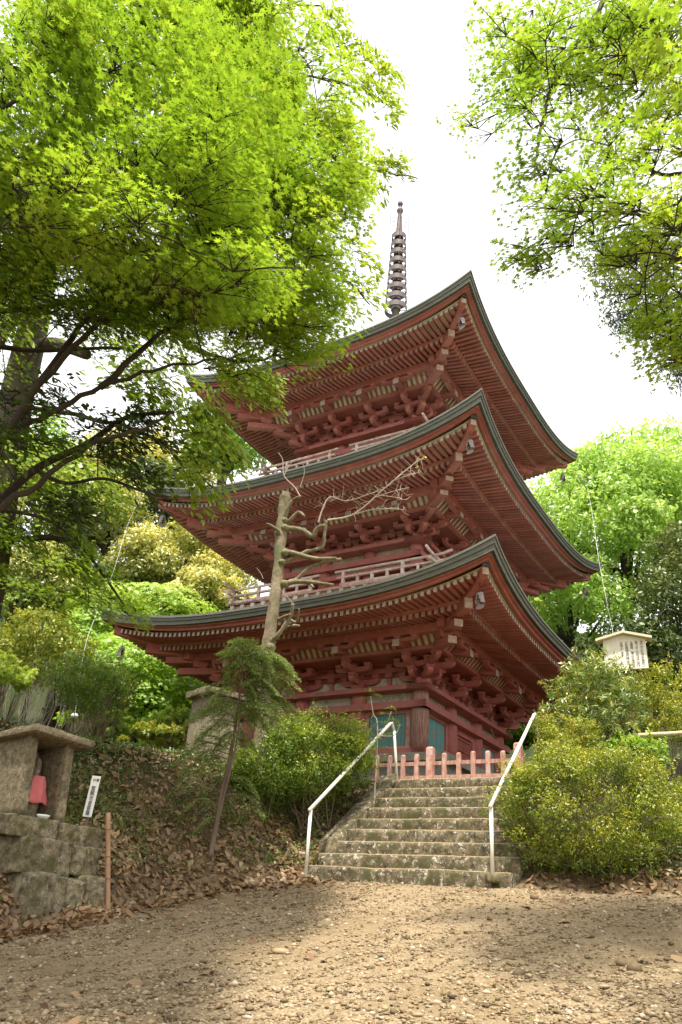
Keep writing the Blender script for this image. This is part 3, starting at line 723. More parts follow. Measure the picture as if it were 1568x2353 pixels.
# --- wind bells hanging from the hip rafters
def bell(nm_label, pos, yaw):
    r = empty('wind_bell', nm_label, 'wind bell', pos, yaw, 'bronze wind bells under the eaves')
    b_ = MB(); prof = [(.035, .10), (.055, .085), (.068, .03), (.078, -.05), (.088, -.12)]
    n = 20; V = []; F = []
    for ri, z in prof:
        for j in range(n): a = 2 * math.pi * j / n; V.append((ri * math.cos(a), ri * .8 * math.sin(a), z))
    for i in range(len(prof) - 1):
        for j in range(n):
            if i >= 2 and (j % 10) in (3, 4, 5, 6) and not (i == 2 and (j % 10) in (3, 6)): continue       # arched openings
            F.append((i * n + j, i * n + (j + 1) % n, (i + 1) * n + (j + 1) % n, (i + 1) * n + j))
    F.append(tuple(range(n)))
    b_.add(V, F); o = b_.build('bell_body', M['bronze_bell'], r); so = o.modifiers.new('shell', 'SOLIDIFY'); so.thickness = .012
    MB().tube([(0, 0, .10), (0, 0, .30)], .007, 5).build('hanging_wire', M['dark_iron'], r)
    MB().tube([(0, 0, .08), (0, 0, -.15)], .006, 5).build('clapper_rod', M['dark_iron'], r)
    MB().prism([(-.10, -.20), (-.075, -.155), (-.03, -.14), (.03, -.14), (.075, -.155), (.10, -.20), (.06, -.225), (.02, -.235), (-.02, -.235), (-.06, -.225)], -.006, .006, 1).build('clapper_plate', M['bronze_bell'], r)
for lab, hx, hy, z in (('bronze wind bell under the lowest roof at its near corner', 4.66, -4.66, 5.56), ('bronze wind bell under the lowest roof at its left corner', -4.68, -4.68, 5.50),
                       ('bronze wind bell under the middle roof at its near corner', 4.40, -4.40, 9.21), ('bronze wind bell under the middle roof at its left corner', -4.42, -4.42, 9.24),
                       ('bronze wind bell under the middle roof at its right corner', 4.42, 4.42, 9.2), ('bronze wind bell under the topmost roof at its near corner', 4.12, -4.12, 12.98),
                       ('bronze wind bell under the topmost roof at its right corner', 4.10, 4.10, 13.05), ('bronze wind bell under the topmost roof at its left corner', -4.10, -4.10, 13.05)):
    bell(lab, pw(hx, hy, z), PROT + R_(45 if hx * hy > 0 else -45) + .5)
from mathutils import noise as mnoise
import bmesh
def hit(px, py, y0=3.0, y1=30.0):
    """where the line of sight meets the ground"""
    d = ray(px, py); lo = None
    for Y in np.arange(y0, y1, .05):
        p = d * (Y / d[1])
        if p[2] < float(H(p[0], p[1])): return p
    return p
def rough(name, size, mat, parent=None, loc=(0, 0, 0), rz=0.0, cuts=5, rnd=.12, amp=.02, seed=0, fr=2.0, smooth=True, label=None, tilt=(0, 0)):
    """roughly squared stone: a subdivided block, slightly rounded and weathered; size x, y, z; stands on loc"""
    bm = bmesh.new(); bmesh.ops.create_cube(bm, size=2.0)
    bmesh.ops.subdivide_edges(bm, edges=bm.edges[:], cuts=cuts, use_grid_fill=True)
    sx, sy, sz_ = size; mn = min(size); rv = Vector((seed * 3.7, seed * 1.3, seed * 2.1))
    for v in bm.verts:
        p = v.co.copy(); s_ = p.normalized() * 1.2
        p = p.lerp(s_, rnd)
        q = Vector((p.x * sx / 2, p.y * sy / 2, p.z * sz_ / 2))
        n_ = mnoise.fractal(q * fr + rv, 1.0, 2.0, 4) * amp + mnoise.fractal(q * fr * 5 + rv, 1.0, 2.0, 3) * amp * .3
        v.co = q + p.normalized() * n_ + Vector((0, 0, sz_ / 2))
    me = bpy.data.meshes.new(name); bm.to_mesh(me); bm.free()
    o = link(name, me, mat, parent, smooth, label); o.location = loc; o.rotation_euler = (tilt[0], tilt[1], rz); return o

# ------------------------------------------------------------------ stone stairs
st = empty('stone_stairs', 'nine mossy stone steps climbing to the picket fence below the pagoda', 'stairs', (*xy(S0, -5.2), Z0), PROT)
V0, V1 = -1.47, 1.50
for i in range(NST):
    a, b_ = V0 - (.12 if i < 3 else 0) + random.uniform(-.03, .03), V1 + random.uniform(-.03, .03)
    d = .5 if i < NST - 1 else .75
    zt = (i + 1) * RISE; ln = b_ - a
    n_ = 3; cut = [a] + [a + ln * (j + random.uniform(-.12, .12)) / n_ for j in range(1, n_)] + [b_]
    mb = MB(); nx_ = 46; V = []; F = []
    sd_ = i * 7.1
    prof = [(.012, -.28), (.0, -RISE * .97), (.004, -RISE * .6), (0, -RISE * .25), (.004, -.04), (.012, -.012), (.03, .0)]
    for j in range(nx_ + 1):
        x = a + ln * j / nx_
        jn = min(abs(x - c_) for c_ in cut[1:-1]); nick = .012 if jn < ln / nx_ * .6 else 0
        dip = .012 * mnoise.noise(Vector((x * 1.1, sd_, 0))) + .006 * mnoise.noise(Vector((x * 5, sd_, 3)))
        for k, (py_, pz_) in enumerate(prof):
            nn = .02 * mnoise.noise(Vector((x * 3, sd_, pz_ * 9))) + .010 * mnoise.noise(Vector((x * 11, sd_, pz_ * 20)))
            V.append((x, i * RUN + py_ + nn + nick, zt + pz_ + (dip if k > 2 else 0)))
        V.append((x, i * RUN + d, zt + dip))
    m_ = len(prof) + 1
    for j in range(nx_):
        for k in range(m_ - 1): F.append((j * m_ + k, (j + 1) * m_ + k, (j + 1) * m_ + k + 1, j * m_ + k + 1))
    F.append(tuple(range(m_))[::-1] if False else tuple(range(m_)))
    F.append(tuple(range(nx_ * m_, (nx_ + 1) * m_))[::-1])
    mb.add(V, F); o = mb.build('step', M['stone_step'], st, True)
    o.data.materials.append(M['stone_tread'])
    mi = [0] * len(o.data.polygons)
    for j in range(nx_): mi[j * (m_ - 1) + m_ - 2] = 1; mi[j * (m_ - 1) + m_ - 3] = 1
    o.data.polygons.foreach_set('material_index', mi)
for sg in (-1,):
    x = V0 - .14 if sg < 0 else V1 + .14
    cb = MB(); n_ = 14; V = []; F = []
    for j in range(n_ + 1):
        y = .55 + j * (RUN * 8.6 - .55) / n_; zt = (y / RUN) * RISE + .20
        nn = .025 * mnoise.noise(Vector((y * 3, sg * 5, 0)))
        for dx, dz in ((-.15, -.5), (-.15, -.02), (-.12, .01), (.12, .01), (.15, -.02), (.15, -.5)): V.append((x + dx + nn, y, zt + dz + nn))
    for j in range(n_):
        for k in range(5): F.append((j * 6 + k, (j + 1) * 6 + k, (j + 1) * 6 + k + 1, j * 6 + k + 1))
    F.append((0, 1, 2, 3, 4, 5)); F.append(tuple(range(n_ * 6 + 5, n_ * 6 - 1, -1)))
    cb.add(V, F); cb.build('kerb', M['stone_step'], st, True)

# ------------------------------------------------------------------ picket fence at the head of the stairs
FS = 13.05
fe = empty('picket_fence', 'low red picket fence of pointed posts at the head of the stone stairs', 'fence', (*xy(FS, -4.9), ZT), PROT)
vv = -2.30; k = 0; pk = []
fence_v = np.arange(-2.32, .55, .272)
for k, x in enumerate(fence_v):
    big = (k % 6) == 4
    wd, hh, dp = (.064, .62, .065) if big else (.040, .505 + random.uniform(-.012, .012), .03)
    mb = MB(); mb.box(x - wd, x + wd, -dp, dp, -.12, hh - .028)
    mb.hexa([(x - wd, -dp, hh - .028), (x + wd, -dp, hh - .028), (x + wd, dp, hh - .028), (x - wd, dp, hh - .028), (x - wd * .7, -dp * .5, hh), (x + wd * .7, -dp * .5, hh), (x + wd * .7, dp * .5, hh), (x - wd * .7, dp * .5, hh)])
    o = mb.build('fence_post' if big else 'picket', M['red_worn'] if big or k % 5 == 3 else M['red_pale'], fe)
    bevel(o, .006, 1)
for z0, z1 in ((.06, .125), (.30, .365)):
    mb = MB(); mb.box(fence_v[0] - .1, fence_v[-1] + .1, -.022, .024, z0, z1); mb.build('rail', M['red_pale'], fe)

# ------------------------------------------------------------------ hand rails
def handrail(lab, pts_bot, pts_top, post2):
    r = empty('handrail', lab, 'handrail', (0, 0, 0), 0, 'white pipe handrails of the stone stairs')
    b0 = Vector(pts_bot[0]); t0 = Vector(pts_bot[1]); t1 = Vector(pts_top); pb = Vector(post2)
    r.location = b0
    def T(p): return Vector(p) - b0
    dirn = (t1 - t0).normalized()
    MB().tube([T(b0) - Vector((0, 0, .12)), T(t0) - Vector((0, 0, .01))], .025, 12).build('post', M['rail_white'], r, True)
    nk = T(t0) - dirn * .05
    MB().tube([nk, T(t0 + (t1 - t0) * .33), T(t0 + (t1 - t0) * .66), T(t1) - dirn * .05, T(t1) + dirn * .0 + Vector((0, 0, -.005)), T(t1) + (pb - t1) * .10 + Vector((.04, .02, -.03))], .027, 12).build('rail', M['rail_white'], r, True)
    top2 = T(t1) + (pb - t1) * .10 + Vector((.04, .02, -.03))
    MB().tube([top2, T(pb) - Vector((0, 0, .1))], .025, 12).build('post', M['rail_white'], r, True)
    rough('footing', (.16, .16, .1), M['stone_block'], r, (0, 0, -.13), 0, 3, .2, .01, 3)
    return r
lb = P(703, 2005, 12.2); lt = P(712, 1858, 12.2)
lt[:2] = lb[:2]
l1 = P(900, 1660, 14.25); lp = P(914, 1800, 14.45)
handrail('white pipe handrail up the left side of the stone stairs', (lb, lt), l1, lp)
rb0 = P(1132, 2002, 10.75); rt0 = P(1127, 1850, 10.75); rt0[:2] = rb0[:2]
r1 = P(1229, 1640, 12.85); rp2 = P(1241, 1720, 13.1)
handrail('white pipe handrail at the right of the stairs half sunk in the round bush', (rb0, rt0), r1, rp2)

# ------------------------------------------------------------------ stone hut shrine on its base stones
Q = hit(50, 2108); QZ = float(Q[2])
def qw(x, y, z):
    x = x - .29 * max(0, z); return (Q[0] + EX[0] * x + EY[0] * y, Q[1] + EX[1] * x + EY[1] * y, QZ + z)
def basestone(lab, x0, x1, y0, y1, z0, z1, seed, rnd=.12, amp=.035, rz=0.0):
    rnd *= .55
    o = rough('base_stone', (x1 - x0, y1 - y0, z1 - z0), M['stone_block'], None, qw((x0 + x1) / 2, (y0 + y1) / 2, z0), PROT + rz, 14, rnd, amp, seed, 2.6)
    return tag(o, lab, 'stone block', 'stacked base stones under the small stone shrine')
basestone('broad lichened corner stone in the bottom row under the shrine', -.75, .03, -.02, .50, -.12, .43, 1, .12)
basestone('dark middle stone in the bottom row under the shrine', -.5, .0, .51, .80, -.12, .40, 2, .18)
basestone('rounded end stone of the bottom row beside the bamboo post', -.5, .02, .81, 1.16, -.08, .46, 3, .34)
basestone('large flat faced stone in the middle row under the shrine', -.85, .0, -.06, .62, .42, .79, 4, .10)
basestone('narrow stone in the middle row next to the large flat one', -.5, -.03, .63, .84, .44, .77, 5, .15)
basestone('small end stone of the middle row under the mossy slab', -.5, -.04, .85, 1.10, .46, .76, 6, .18)
basestone('mossy top slab under the near wall of the shrine', -1.3, -.05, -.18, .47, .785, 1.01, 7, .10)
basestone('long mossy top slab under the far wall of the shrine', -1.2, -.02, .48, 1.16, .765, .985, 8, .10)
hut = empty('stone_shrine', 'small open fronted shrine of rough stone slabs sheltering a statue', 'shrine', qw(-.6, .45, .98), PROT)
hut.rotation_euler = (0, R_(-7), PROT)
HX = -.6; HY = .45
def hs(name, x0, x1, y0, y1, z0, z1, seed, tilt=(0, 0)): return rough(name, (x1 - x0, y1 - y0, z1 - z0), M['stone_hut'], hut, ((x0 + x1) / 2 - HX, (y0 + y1) / 2 - HY, z0 - .98), 0, 9, .03, .014, seed, 3.5, True, None, tilt)
hs('side_slab', -1.05, -.22, .02, .16, .985, 1.90, 11, (0, 0.0)); hs('side_slab', -1.05, -.20, .58, .70, .965, 1.90, 12)
hs('back_slab', -1.15, -1.04, .02, .70, .985, 1.90, 13)
hs('roof_slab', -1.45, .02, -.10, .83, 1.89, 1.975, 14, (R_(-1.5), R_(2)))
# statue in the shrine
sta = empty('stone_statue', 'grey stone buddhist statue with a pointed halo and a pink bib inside the shrine', 'statue', qw(-.55, .40, .99), PROT)
mb = MB(); prof = [(0, .0), (.16, .0), (.17, .1), (.14, .12), (.15, .14), (.15, .30), (.14, .42), (.10, .50), (.055, .54), (.05, .565), (.062, .60), (.06, .66), (.035, .72), (.0, .75)]
mb.lathe(prof, 18); o = mb.build('body', M['stone_hut'], sta, True); o.scale = (.7, .82, 1)
ha = MB(); ha.prism([(-.15, .14), (.15, .14), (.17, .5), (.13, .70), (0, .86), (-.13, .70), (-.17, .5)], -.17, -.10, 0); bevel(ha.build('halo', M['stone_hut'], sta), .012)
fb = MB(); nx_, nz_ = 12, 9; V = []
for j in range(nz_ + 1):
    t = j / nz_
    for i in range(nx_ + 1):
        u = -1 + 2 * i / nx_; wv = .095 + .085 * t
        V.append((.135 + .03 * t - .06 * u * u + .016 * t * math.sin(u * 7 + 1) + .008 * math.sin(j * 1.3 + i), u * wv, .52 - .31 * t + .012 * t * math.sin(u * 5)))
F = [(j * (nx_ + 1) + i, j * (nx_ + 1) + i + 1, (j + 1) * (nx_ + 1) + i + 1, (j + 1) * (nx_ + 1) + i) for j in range(nz_) for i in range(nx_)]
fb.add(V, F); o = fb.build('bib', M['cloth_pink'], sta, True); so = o.modifiers.new('cloth', 'SOLIDIFY'); so.thickness = .006
dsh = MB(); dsh.lathe([(.03, 0), (.045, .004), (.07, .03), (.078, .05), (.072, .05), (.062, .03), (.03, .012), (.001, .010)], 20)
o = dsh.build('offering_dish', M['ceramic'], None, True); o.location = qw(-.13, .32, 1.005); tag(o, 'small white offering dish on the ledge before the pink bibbed statue', 'dish')

# ------------------------------------------------------------------ lettering
def lettering(name, cols, size, mat, parent, loc, colgap, rowgap, depth=.002, rot=(math.pi / 2, 0, 0)):
    """vertical writing, columns running right to left, one mesh"""
    V, F = [], []
    for ci, col in enumerate(cols):
        for ri, ch in enumerate(col):
            if ch in ' \u3000': continue
            sx_ = size
            cu = bpy.data.curves.new('glyph', 'FONT'); cu.body = ch; cu.size = size; cu.align_x = 'CENTER'; cu.extrude = depth; cu.resolution_u = 2
            ob = bpy.data.objects.new('glyph', cu); COL.objects.link(ob)
            me = ob.to_mesh(); b0 = len(V)
            V += [(v.co.x - ci * colgap, v.co.y - ri * rowgap, v.co.z) for v in me.vertices]; F += [tuple(i + b0 for i in p.vertices) for p in me.polygons]
            ob.to_mesh_clear(); bpy.data.objects.remove(ob); bpy.data.curves.remove(cu)
    me = bpy.data.meshes.new(name); me.from_pydata(V, [], F); me.update()
    o = link(name, me, mat, parent); o.location = loc; o.rotation_euler = rot; return o
# white stake sign by the shrine
sb = P(193, 1905, 10.62); sb[2] = float(H(sb[0], sb[1])) - .02
bt = P(209, 1830, 10.62)
zb_ = float(bt[2] - sb[2])
ss = empty('stake_sign', 'narrow white name sign with black vertical writing on a wooden stake by the shrine', 'sign', tuple(sb), R_(-13))
ss.rotation_euler = (0, R_(2.5), R_(-13))
MB().box(-.02, .02, -.012, .012, -.15, zb_ + .1).build('stake', M['bark_red'], ss)
bevel(MB().box(-.062, .062, -.024, -.014, zb_ - .25, zb_ + .25).build('board', M['plastic_white'], ss), .004)
lettering('lettering', ['聖観世音菩薩'], .062, M['ink'], ss, (0, -.0255, zb_ + .075), .08, .060, .0012)
lettering('number_lettering', ['番'], .040, M['ink'], ss, (.033, -.0255, zb_ + .185), .05, .05, .0012)
lettering('number_lettering', ['5'], .042, M['ink'], ss, (.003, -.0255, zb_ + .185), .05, .05, .0012)
lettering('number_lettering', ['8'], .042, M['ink'], ss, (-.022, -.0255, zb_ + .185), .05, .05, .0012)
# bamboo post
bb = hit(248, 2088); bt = P(249, 1868, bb[1] + .02)
pst = empty('bamboo_post', 'reddish dry bamboo post standing in the leaf litter right of the shrine', 'post', tuple(bb))
d_ = Vector(bt) - Vector(bb); pts = []; rd = []
nodes = [.30, .53, .82]
for t in sorted(list(np.linspace(-.08, 1, 14)) + [n_ - .012 for n_ in nodes] + nodes + [n_ + .012 for n_ in nodes]):
    pts.append(d_ * t); rd.append(.0335 if any(abs(t - n_) < .002 for n_ in nodes) else .030)
MB().tube(pts, rd, 14).build('culm', M['bamboo'], pst, True)
for n_ in nodes: MB().tube([d_ * (n_ - .004), d_ * (n_ + .004)], .0345, 14).build('node_ring', M['bark_red'], pst, True)

# ------------------------------------------------------------------ stone pillar with cap
pp = hit(478, 1752, 8); pil = empty('stone_monument', 'squared rough stone pillar with a flat cap behind the young cypress', 'monument', tuple(pp + np.array([-.05, .4, -.05])), R_(38))
zt_ = P(484, 1592, pp[1] + .05)[2] - pp[2]
rough('shaft', (.62, .62, zt_ + .1), M['stone_pillar'], pil, (0, 0, -.06), 0, 14, .0, .016, 21, 5)
rough('cap', (.82, .82, .10), M['stone_block'], pil, (0, 0, zt_ + .02), 0, 9, .03, .02, 22, 4)
rough('cap_ridge', (.5, .5, .07), M['stone_block'], pil, (.03, .03, zt_ + .10), 0, 6, .2, .02, 23, 4)
# ------------------------------------------------------------------ notice board
nb_ = P(1437, 1500, 13.6)
gz = float(H(nb_[0], nb_[1]))
no = empty('notice_board', 'pale roofed wooden notice board with black vertical writing above the bushes', 'notice board', (nb_[0], nb_[1], gz), R_(-24))
zc = float(nb_[2]) - gz
bw, bh = .37, .31
mb = MB(); mb.prism([(-bw, zc - bh), (bw, zc - bh), (bw, zc + bh - .07), (0, zc + bh + .03), (-bw, zc + bh - .07)], -.02, .02, 1); mb.build('board', M['board'], no)
mb = MB()
for sg in (-1, 1):
    x0, x1 = sorted((0, sg * (bw + .12)))
    zz = lambda x: zc + bh + .035 - abs(x) * .27
    mb.hexa([(x0, -.13, zz(x0)), (x1, -.13, zz(x1)), (x1, .13, zz(x1)), (x0, .13, zz(x0)), (x0, -.13, zz(x0) + .045), (x1, -.13, zz(x1) + .045), (x1, .13, zz(x1) + .045), (x0, .13, zz(x0) + .045)])
mb.build('board_roof', M['board_edge'], no)
MB().box(-.05, .05, .022, .11, -.2, zc + .2).build('post', M['bark_grey'], no)
lettering('lettering', ['神戸市火災予防条例に', '基づきこの付近におけ', 'る喫煙、裸火の使用及', 'び危険物品の持込み', 'を禁止します'], .058, M['ink_faded'], no, (bw - .075, -.0225, zc + bh - .15), .086, .0495, .001)
br = empty('bamboo_rail', 'dry bamboo pole lashed level to a post as a rail at the right edge', 'rail', tuple(P(1452, 1690, 12.5)))
o0 = Vector(br.location); a0 = Vector(P(1446, 1691, 12.5)) - o0; a1 = Vector(P(1640, 1681, 11.6)) - o0
MB().tube([a0 + (a1 - a0) * t for t in np.linspace(0, 1, 12)], [.033 + .005 * (i % 3 == 1) for i in range(12)], 12).build('pole', M['bamboo_dry'], br, True)
zg = float(H(o0.x, o0.y)) - o0.z
MB().tube([(0.02, .05, zg - .2), (0.02, .05, .14)], .042, 10).build('post', M['bark_dark'], br, True)
MB().tube([(0.02, .02, -.04), (0.02, .02, .045)], .062, 10).build('lashing', M['dark_iron'], br, True)

# ------------------------------------------------------------------ pollarded bare tree
cb = P(600, 1720, 13.3); cb[2] = float(H(cb[0], cb[1]))
ct = empty('pollarded_tree', 'bare pollarded tree with a pale cut trunk and stub branches before the pagoda', 'tree', tuple(cb))
C0 = Vector(cb)
def pxp(pts, Y, dy=0.0): return [tuple(Vector(P(a, b_, Y + dy * i / max(1, len(pts) - 1))) - C0) for i, (a, b_) in enumerate(pts)]
YT = 13.3
mb = MB()
pt = [(0, 0, -.2)] + pxp([(606, 1640), (612, 1560), (616, 1490), (628, 1410), (637, 1340), (643, 1270), (648, 1200), (655, 1150), (659, 1134)], YT)
path = bez(pt, 5); rad = np.interp(np.linspace(0, 1, len(path)), [0, .25, .45, .7, .9, 1], [.14, .118, .11, .105, .10, .092])
rad = rad * (1 + .05 * np.sin(np.arange(len(path)) * 1.7) + .06 * np.sin(np.arange(len(path)) * .8 + 1)) + .012 * (RNG.random(len(path)) - .5)
mb.tube(path, list(rad), 20); roughen(mb.build('trunk', M['bark_pale'], ct, True), .02, 6)
def limb(pts, r0, r1, dy, mat='bark_pale', name='branch', n=8):
    p = bez(pxp(pts, YT, dy), 5); mb = MB(); mb.tube(p, list(np.linspace(r0 * .85, r1 * .85, len(p)) * (1 + .08 * np.sin(np.arange(len(p)) * 2.1))), n); roughen(mb.build(name, M[mat], ct, True), .012, 9, pts[0][0])
def collar(px, py, r, dy=0.0):
    q_ = Vector(P(px, py, YT - .08 + dy)) - C0; mb = MB(); mb.lathe([(0.001, -r * .9), (r * .7, -r * .6), (r, 0), (r * .75, r * .6), (.001, r * .9)], 10); o = mb.build('knot', M['bark_pale'], ct, True); o.location = q_; roughen(o, .015, 8, px)
for px, py, r in ((655, 1213, .085), (656, 1270, .085), (655, 1342, .09), (648, 1292, .07), (622, 1488, .10), (648, 1424, .06), (640, 1225, .07), (655, 1196, .065)): collar(px, py, r)
limb([(650, 1212), (680, 1216), (697, 1219), (718, 1232), (729, 1213), (747, 1207)], .075, .042, -.25)
limb([(650, 1292), (665, 1286), (706, 1268), (740, 1257), (747, 1224), (751, 1196)], .06, .028, -.15)
limb([(648, 1265), (680, 1272), (720, 1283), (773, 1283)], .065, .04, -.4)
limb([(665, 1338), (685, 1330), (712, 1304), (745, 1292), (785, 1284)], .055, .03, -.35)
limb([(640, 1345), (656, 1342), (682, 1336), (726, 1339), (767, 1344)], .07, .03, -.3)
limb([(700, 1337), (712, 1342), (721, 1349)], .03, .022, -.3)
limb([(616, 1490), (628, 1470), (644, 1453), (668, 1415), (674, 1386)], .06, .035, -.4)
limb([(640, 1424), (652, 1418), (668, 1412)], .04, .03, -.4); limb([(655, 1445), (668, 1439), (688, 1438)], .035, .022, -.4); limb([(668, 1425), (682, 1430), (685, 1415), (688, 1399)], .03, .018, -.4)
limb([(644, 1270), (645, 1228), (630, 1212), (614, 1203)], .05, .022, -.3)
limb([(658, 1202), (668, 1194), (686, 1177), (700, 1186)], .05, .03, -.2); limb([(640, 1215), (655, 1180), (672, 1150), (692, 1140)], .035, .03, -.25)
TW = []
tw = MB()
def twig(pts, r0, r1, dy=-.25):
    p = bez(pxp(pts, YT + dy), 4); tw.tube(p, list(np.linspace(r0, r1, len(p))), 5); return p
twig([(690, 1141), (677, 1119), (653, 1093), (650, 1057), (640, 1040)], .014, .005); twig([(653, 1093), (668, 1065), (690, 1050)], .007, .003); twig([(690, 1120), (700, 1085), (695, 1060)], .006, .003)
t1 = twig([(732, 1200), (742, 1169), (759, 1142), (797, 1151), (852, 1134), (890, 1120)], .016, .006)
t2 = twig([(753, 1195), (803, 1186), (840, 1162), (867, 1137), (910, 1100), (955, 1063), (976, 1052)], .018, .005)
t3 = twig([(803, 1186), (850, 1172), (900, 1168), (928, 1172)], .011, .004); t4 = twig([(860, 1143), (900, 1130), (940, 1120)], .008, .003); t5 = twig([(867, 1137), (910, 1143), (930, 1148)], .008, .003); t6 = twig([(905, 1104), (940, 1092), (968, 1084)], .007, .003)
for tt in (t1, t2, t3, t4, t5, t6):
    for q_ in tt[5:]:
        for _ in range(2):
            b0 = Vector(q_); e_ = b0 + Vector((RNG.normal(0, .12), RNG.normal(0, .08), RNG.normal(.04, .12))); mid = (b0 + e_) / 2 + Vector((0, 0, RNG.normal(0, .03)))
            tw.tube([b0, mid, e_], [.005, .004, .0025], 4)
twig([(545 + 60, 1330), (600, 1318), (590, 1305)], .006, .003); twig([(672, 1385), (655, 1365), (640, 1352), (600, 1338)], .005, .002)
tw.build('twigs', M['twig'], ct)
pts = np.array([Vector(P(a, b_, YT - .25)) - C0 for a, b_ in ((978, 1050), (972, 1054), (981, 1055), (960, 1071), (958, 1074), (973, 1050))])
leaves('yellow_leaf', pts, np.array([[0, -1, .4]] * 6) + RNG.normal(0, .4, (6, 3)), .085, 'oval', L['gold'], ct, np.full(6, .9))
# ------------------------------------------------------------------ plants
class Plant:
    def __init__(s, name, label, cat, base, group=None):
        s.o = np.array(base, float); s.r = empty(name, label, cat, tuple(s.o), 0, group)
        s.lv = {}; s.mb = {}; s.nodes = []
    def tube(s, pts, rad, mat='bark_dark', part='trunk', n=7, keep=True):
        key = (part, mat) if part in ('trunk', 'twig') else (part, mat, len(s.mb))
        m_ = s.mb.setdefault(key, MB()); m_.tube([np.array(p) - s.o for p in pts], list(rad) if hasattr(rad, '__len__') else rad, n)
        if keep: s.nodes += [np.array(p) for p in pts]
    def limb(s, pts, r0, r1, mat='bark_dark', part='trunk', n=7, keep=True, wig=0.0):
        p = bez(pts, 6)
        if wig: p = [q_ + RNG.normal(0, wig, 3) * (0 < i < len(p) - 1) for i, q_ in enumerate(p)]
        s.tube(p, np.linspace(r0, r1, len(p)), mat, part, n, keep)
    def add(s, c, nr, size, shape, mat, tint, tip=None, part='crown'):
        c = np.asarray(c); s.lv.setdefault((part, shape, mat), []).append((c - s.o, np.asarray(nr), np.broadcast_to(size, (len(c),)), np.broadcast_to(tint, (len(c),)), RNG.normal(size=(len(c), 3)) if tip is None else np.asarray(tip)))
    def done(s, smooth=True):
        tw_ = [(k[1], m_) for k, m_ in s.mb.items() if k[0] == 'twig']; wood = MB()
        for _, m_ in tw_: wood.add(m_.v, m_.f)
        for k, m_ in s.mb.items():
            if k[0] != 'twig': m_.build(k[0], M[k[1]], s.r, smooth)
        first = True
        for (part, shape, mat), L_ in s.lv.items():
            c, nr, sz_, ti, tp = (np.concatenate([q_[i] for q_ in L_]) for i in range(5))
            leaves(part, c, nr, sz_, shape, L[mat], s.r, ti, tp, wood=wood if first and tw_ else None, woodmat=M[tw_[0][0]] if tw_ else None); first = False
        return s.r
def sph(n):
    return unit(RNG.normal(size=(n, 3)))
def lumpy(pl, lumps, n, size, shape, mat, shell=.16, upb=.3, tint0=.35, tvar=.2, upt=.25, jit=.55, droop=0.0, part='crown', clump=0, csize=.1):
    """leaves through the outer part of each lump (centre, radii); clump > 0 gathers them in little tufts"""
    lumps = [(np.array(c, float), np.broadcast_to(np.array(r, float), (3,))) for c, r in lumps]
    wgt = np.array([(r[0] * r[1] * r[2]) ** .667 for _, r in lumps]); wgt /= wgt.sum()
    k = RNG.choice(len(lumps), n if not clump else max(1, n // clump), p=wgt)
    C_ = np.array([l[0] for l in lumps])[k]; Rr = np.array([l[1] for l in lumps])[k]
    d = sph(len(k)); d[:, 2] += upb; d = unit(d)
    rad = 1 - np.abs(RNG.normal(0, shell, len(k))); rad += .10 * np.sin(d[:, 0] * 7 + k) * np.sin(d[:, 1] * 6 + 2 * k) + .07 * np.sin(d[:, 2] * 9 + d[:, 0] * 5)
    p = C_ + d * Rr * rad[:, None]
    lt = (RNG.random(len(lumps)) - .5) * .25
    ti = tint0 + lt[k] + upt * d[:, 2] + RNG.normal(0, tvar * .5, len(k))  # upt pales upward leaves: new growth, and sunlit tops put into the tint
    if clump:
        rep = np.repeat(np.arange(len(k)), clump); off = sph(len(rep)) * (RNG.random((len(rep), 1)) ** .6) * csize
        p = p[rep] + off; d = unit(d[rep] + off / csize * .7); ti = ti[rep]
    ti = ti + RNG.normal(0, tvar * .7, len(p))
    nr = unit(d + RNG.normal(0, jit, d.shape)); tip = d + RNG.normal(0, .6, d.shape) + np.array([0, 0, -droop])
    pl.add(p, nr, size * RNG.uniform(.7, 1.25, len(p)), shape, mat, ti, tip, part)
def dome_lumps(c, R, n, r=(.3, .45), flat=.75, low=-.25):
    """sub-crowns spread over a dome"""
    d = sph(n * 4); d = d[d[:, 2] > low][:n]; c = np.array(c, float); R = np.broadcast_to(np.array(R, float), (3,))
    return [(c + q_ * R * RNG.uniform(.62, .85), R.min() * RNG.uniform(*r) * np.array([1, 1, flat])) for q_ in d]
def spray(pl, c, out, R, n, size, shape, mat, tint, droop=.35, thick=.05, twigs=5, tilt=.25, twmat='bark_dark'):
    """flat layer of leaves fanning out from a twig; out = direction the twig grows"""
    c = np.array(c, float); out = np.array(out, float); out[2] *= .3; out = unit(out); sd = np.cross(out, [0, 0, 1.0]); sd = unit(sd)
    a = RNG.uniform(-1.5, 1.5, n); rh = np.sqrt(RNG.random(n)) * R
    lx = rh * np.cos(a) * 1.15; ly = rh * np.sin(a)
    p = c + lx[:, None] * out + ly[:, None] * sd
    p[:, 2] += RNG.normal(0, thick, n) - droop * (rh / R) ** 2 * R
    tip = lx[:, None] * out + ly[:, None] * sd * 1.2 + RNG.normal(0, .3 * R, (n, 3)); tip[:, 2] -= .5 * R
    nr = np.array([0, 0, 1.0]) + out * tilt + RNG.normal(0, .33, (n, 3)) + (lx / R)[:, None] * out * droop
    pl.add(p, nr, size * RNG.uniform(.65, 1.2, n), shape, mat, tint + RNG.normal(0, .14, n), tip)
    b = c - out * R * .3
    for i in range(twigs):
        j = RNG.integers(n); e_ = p[j]; mid = (b + e_) / 2 + np.array([0, 0, .05 * R]); pl.tube([b, mid, e_], [.006, .004, .002], twmat, 'twig', 4, False)
    return b
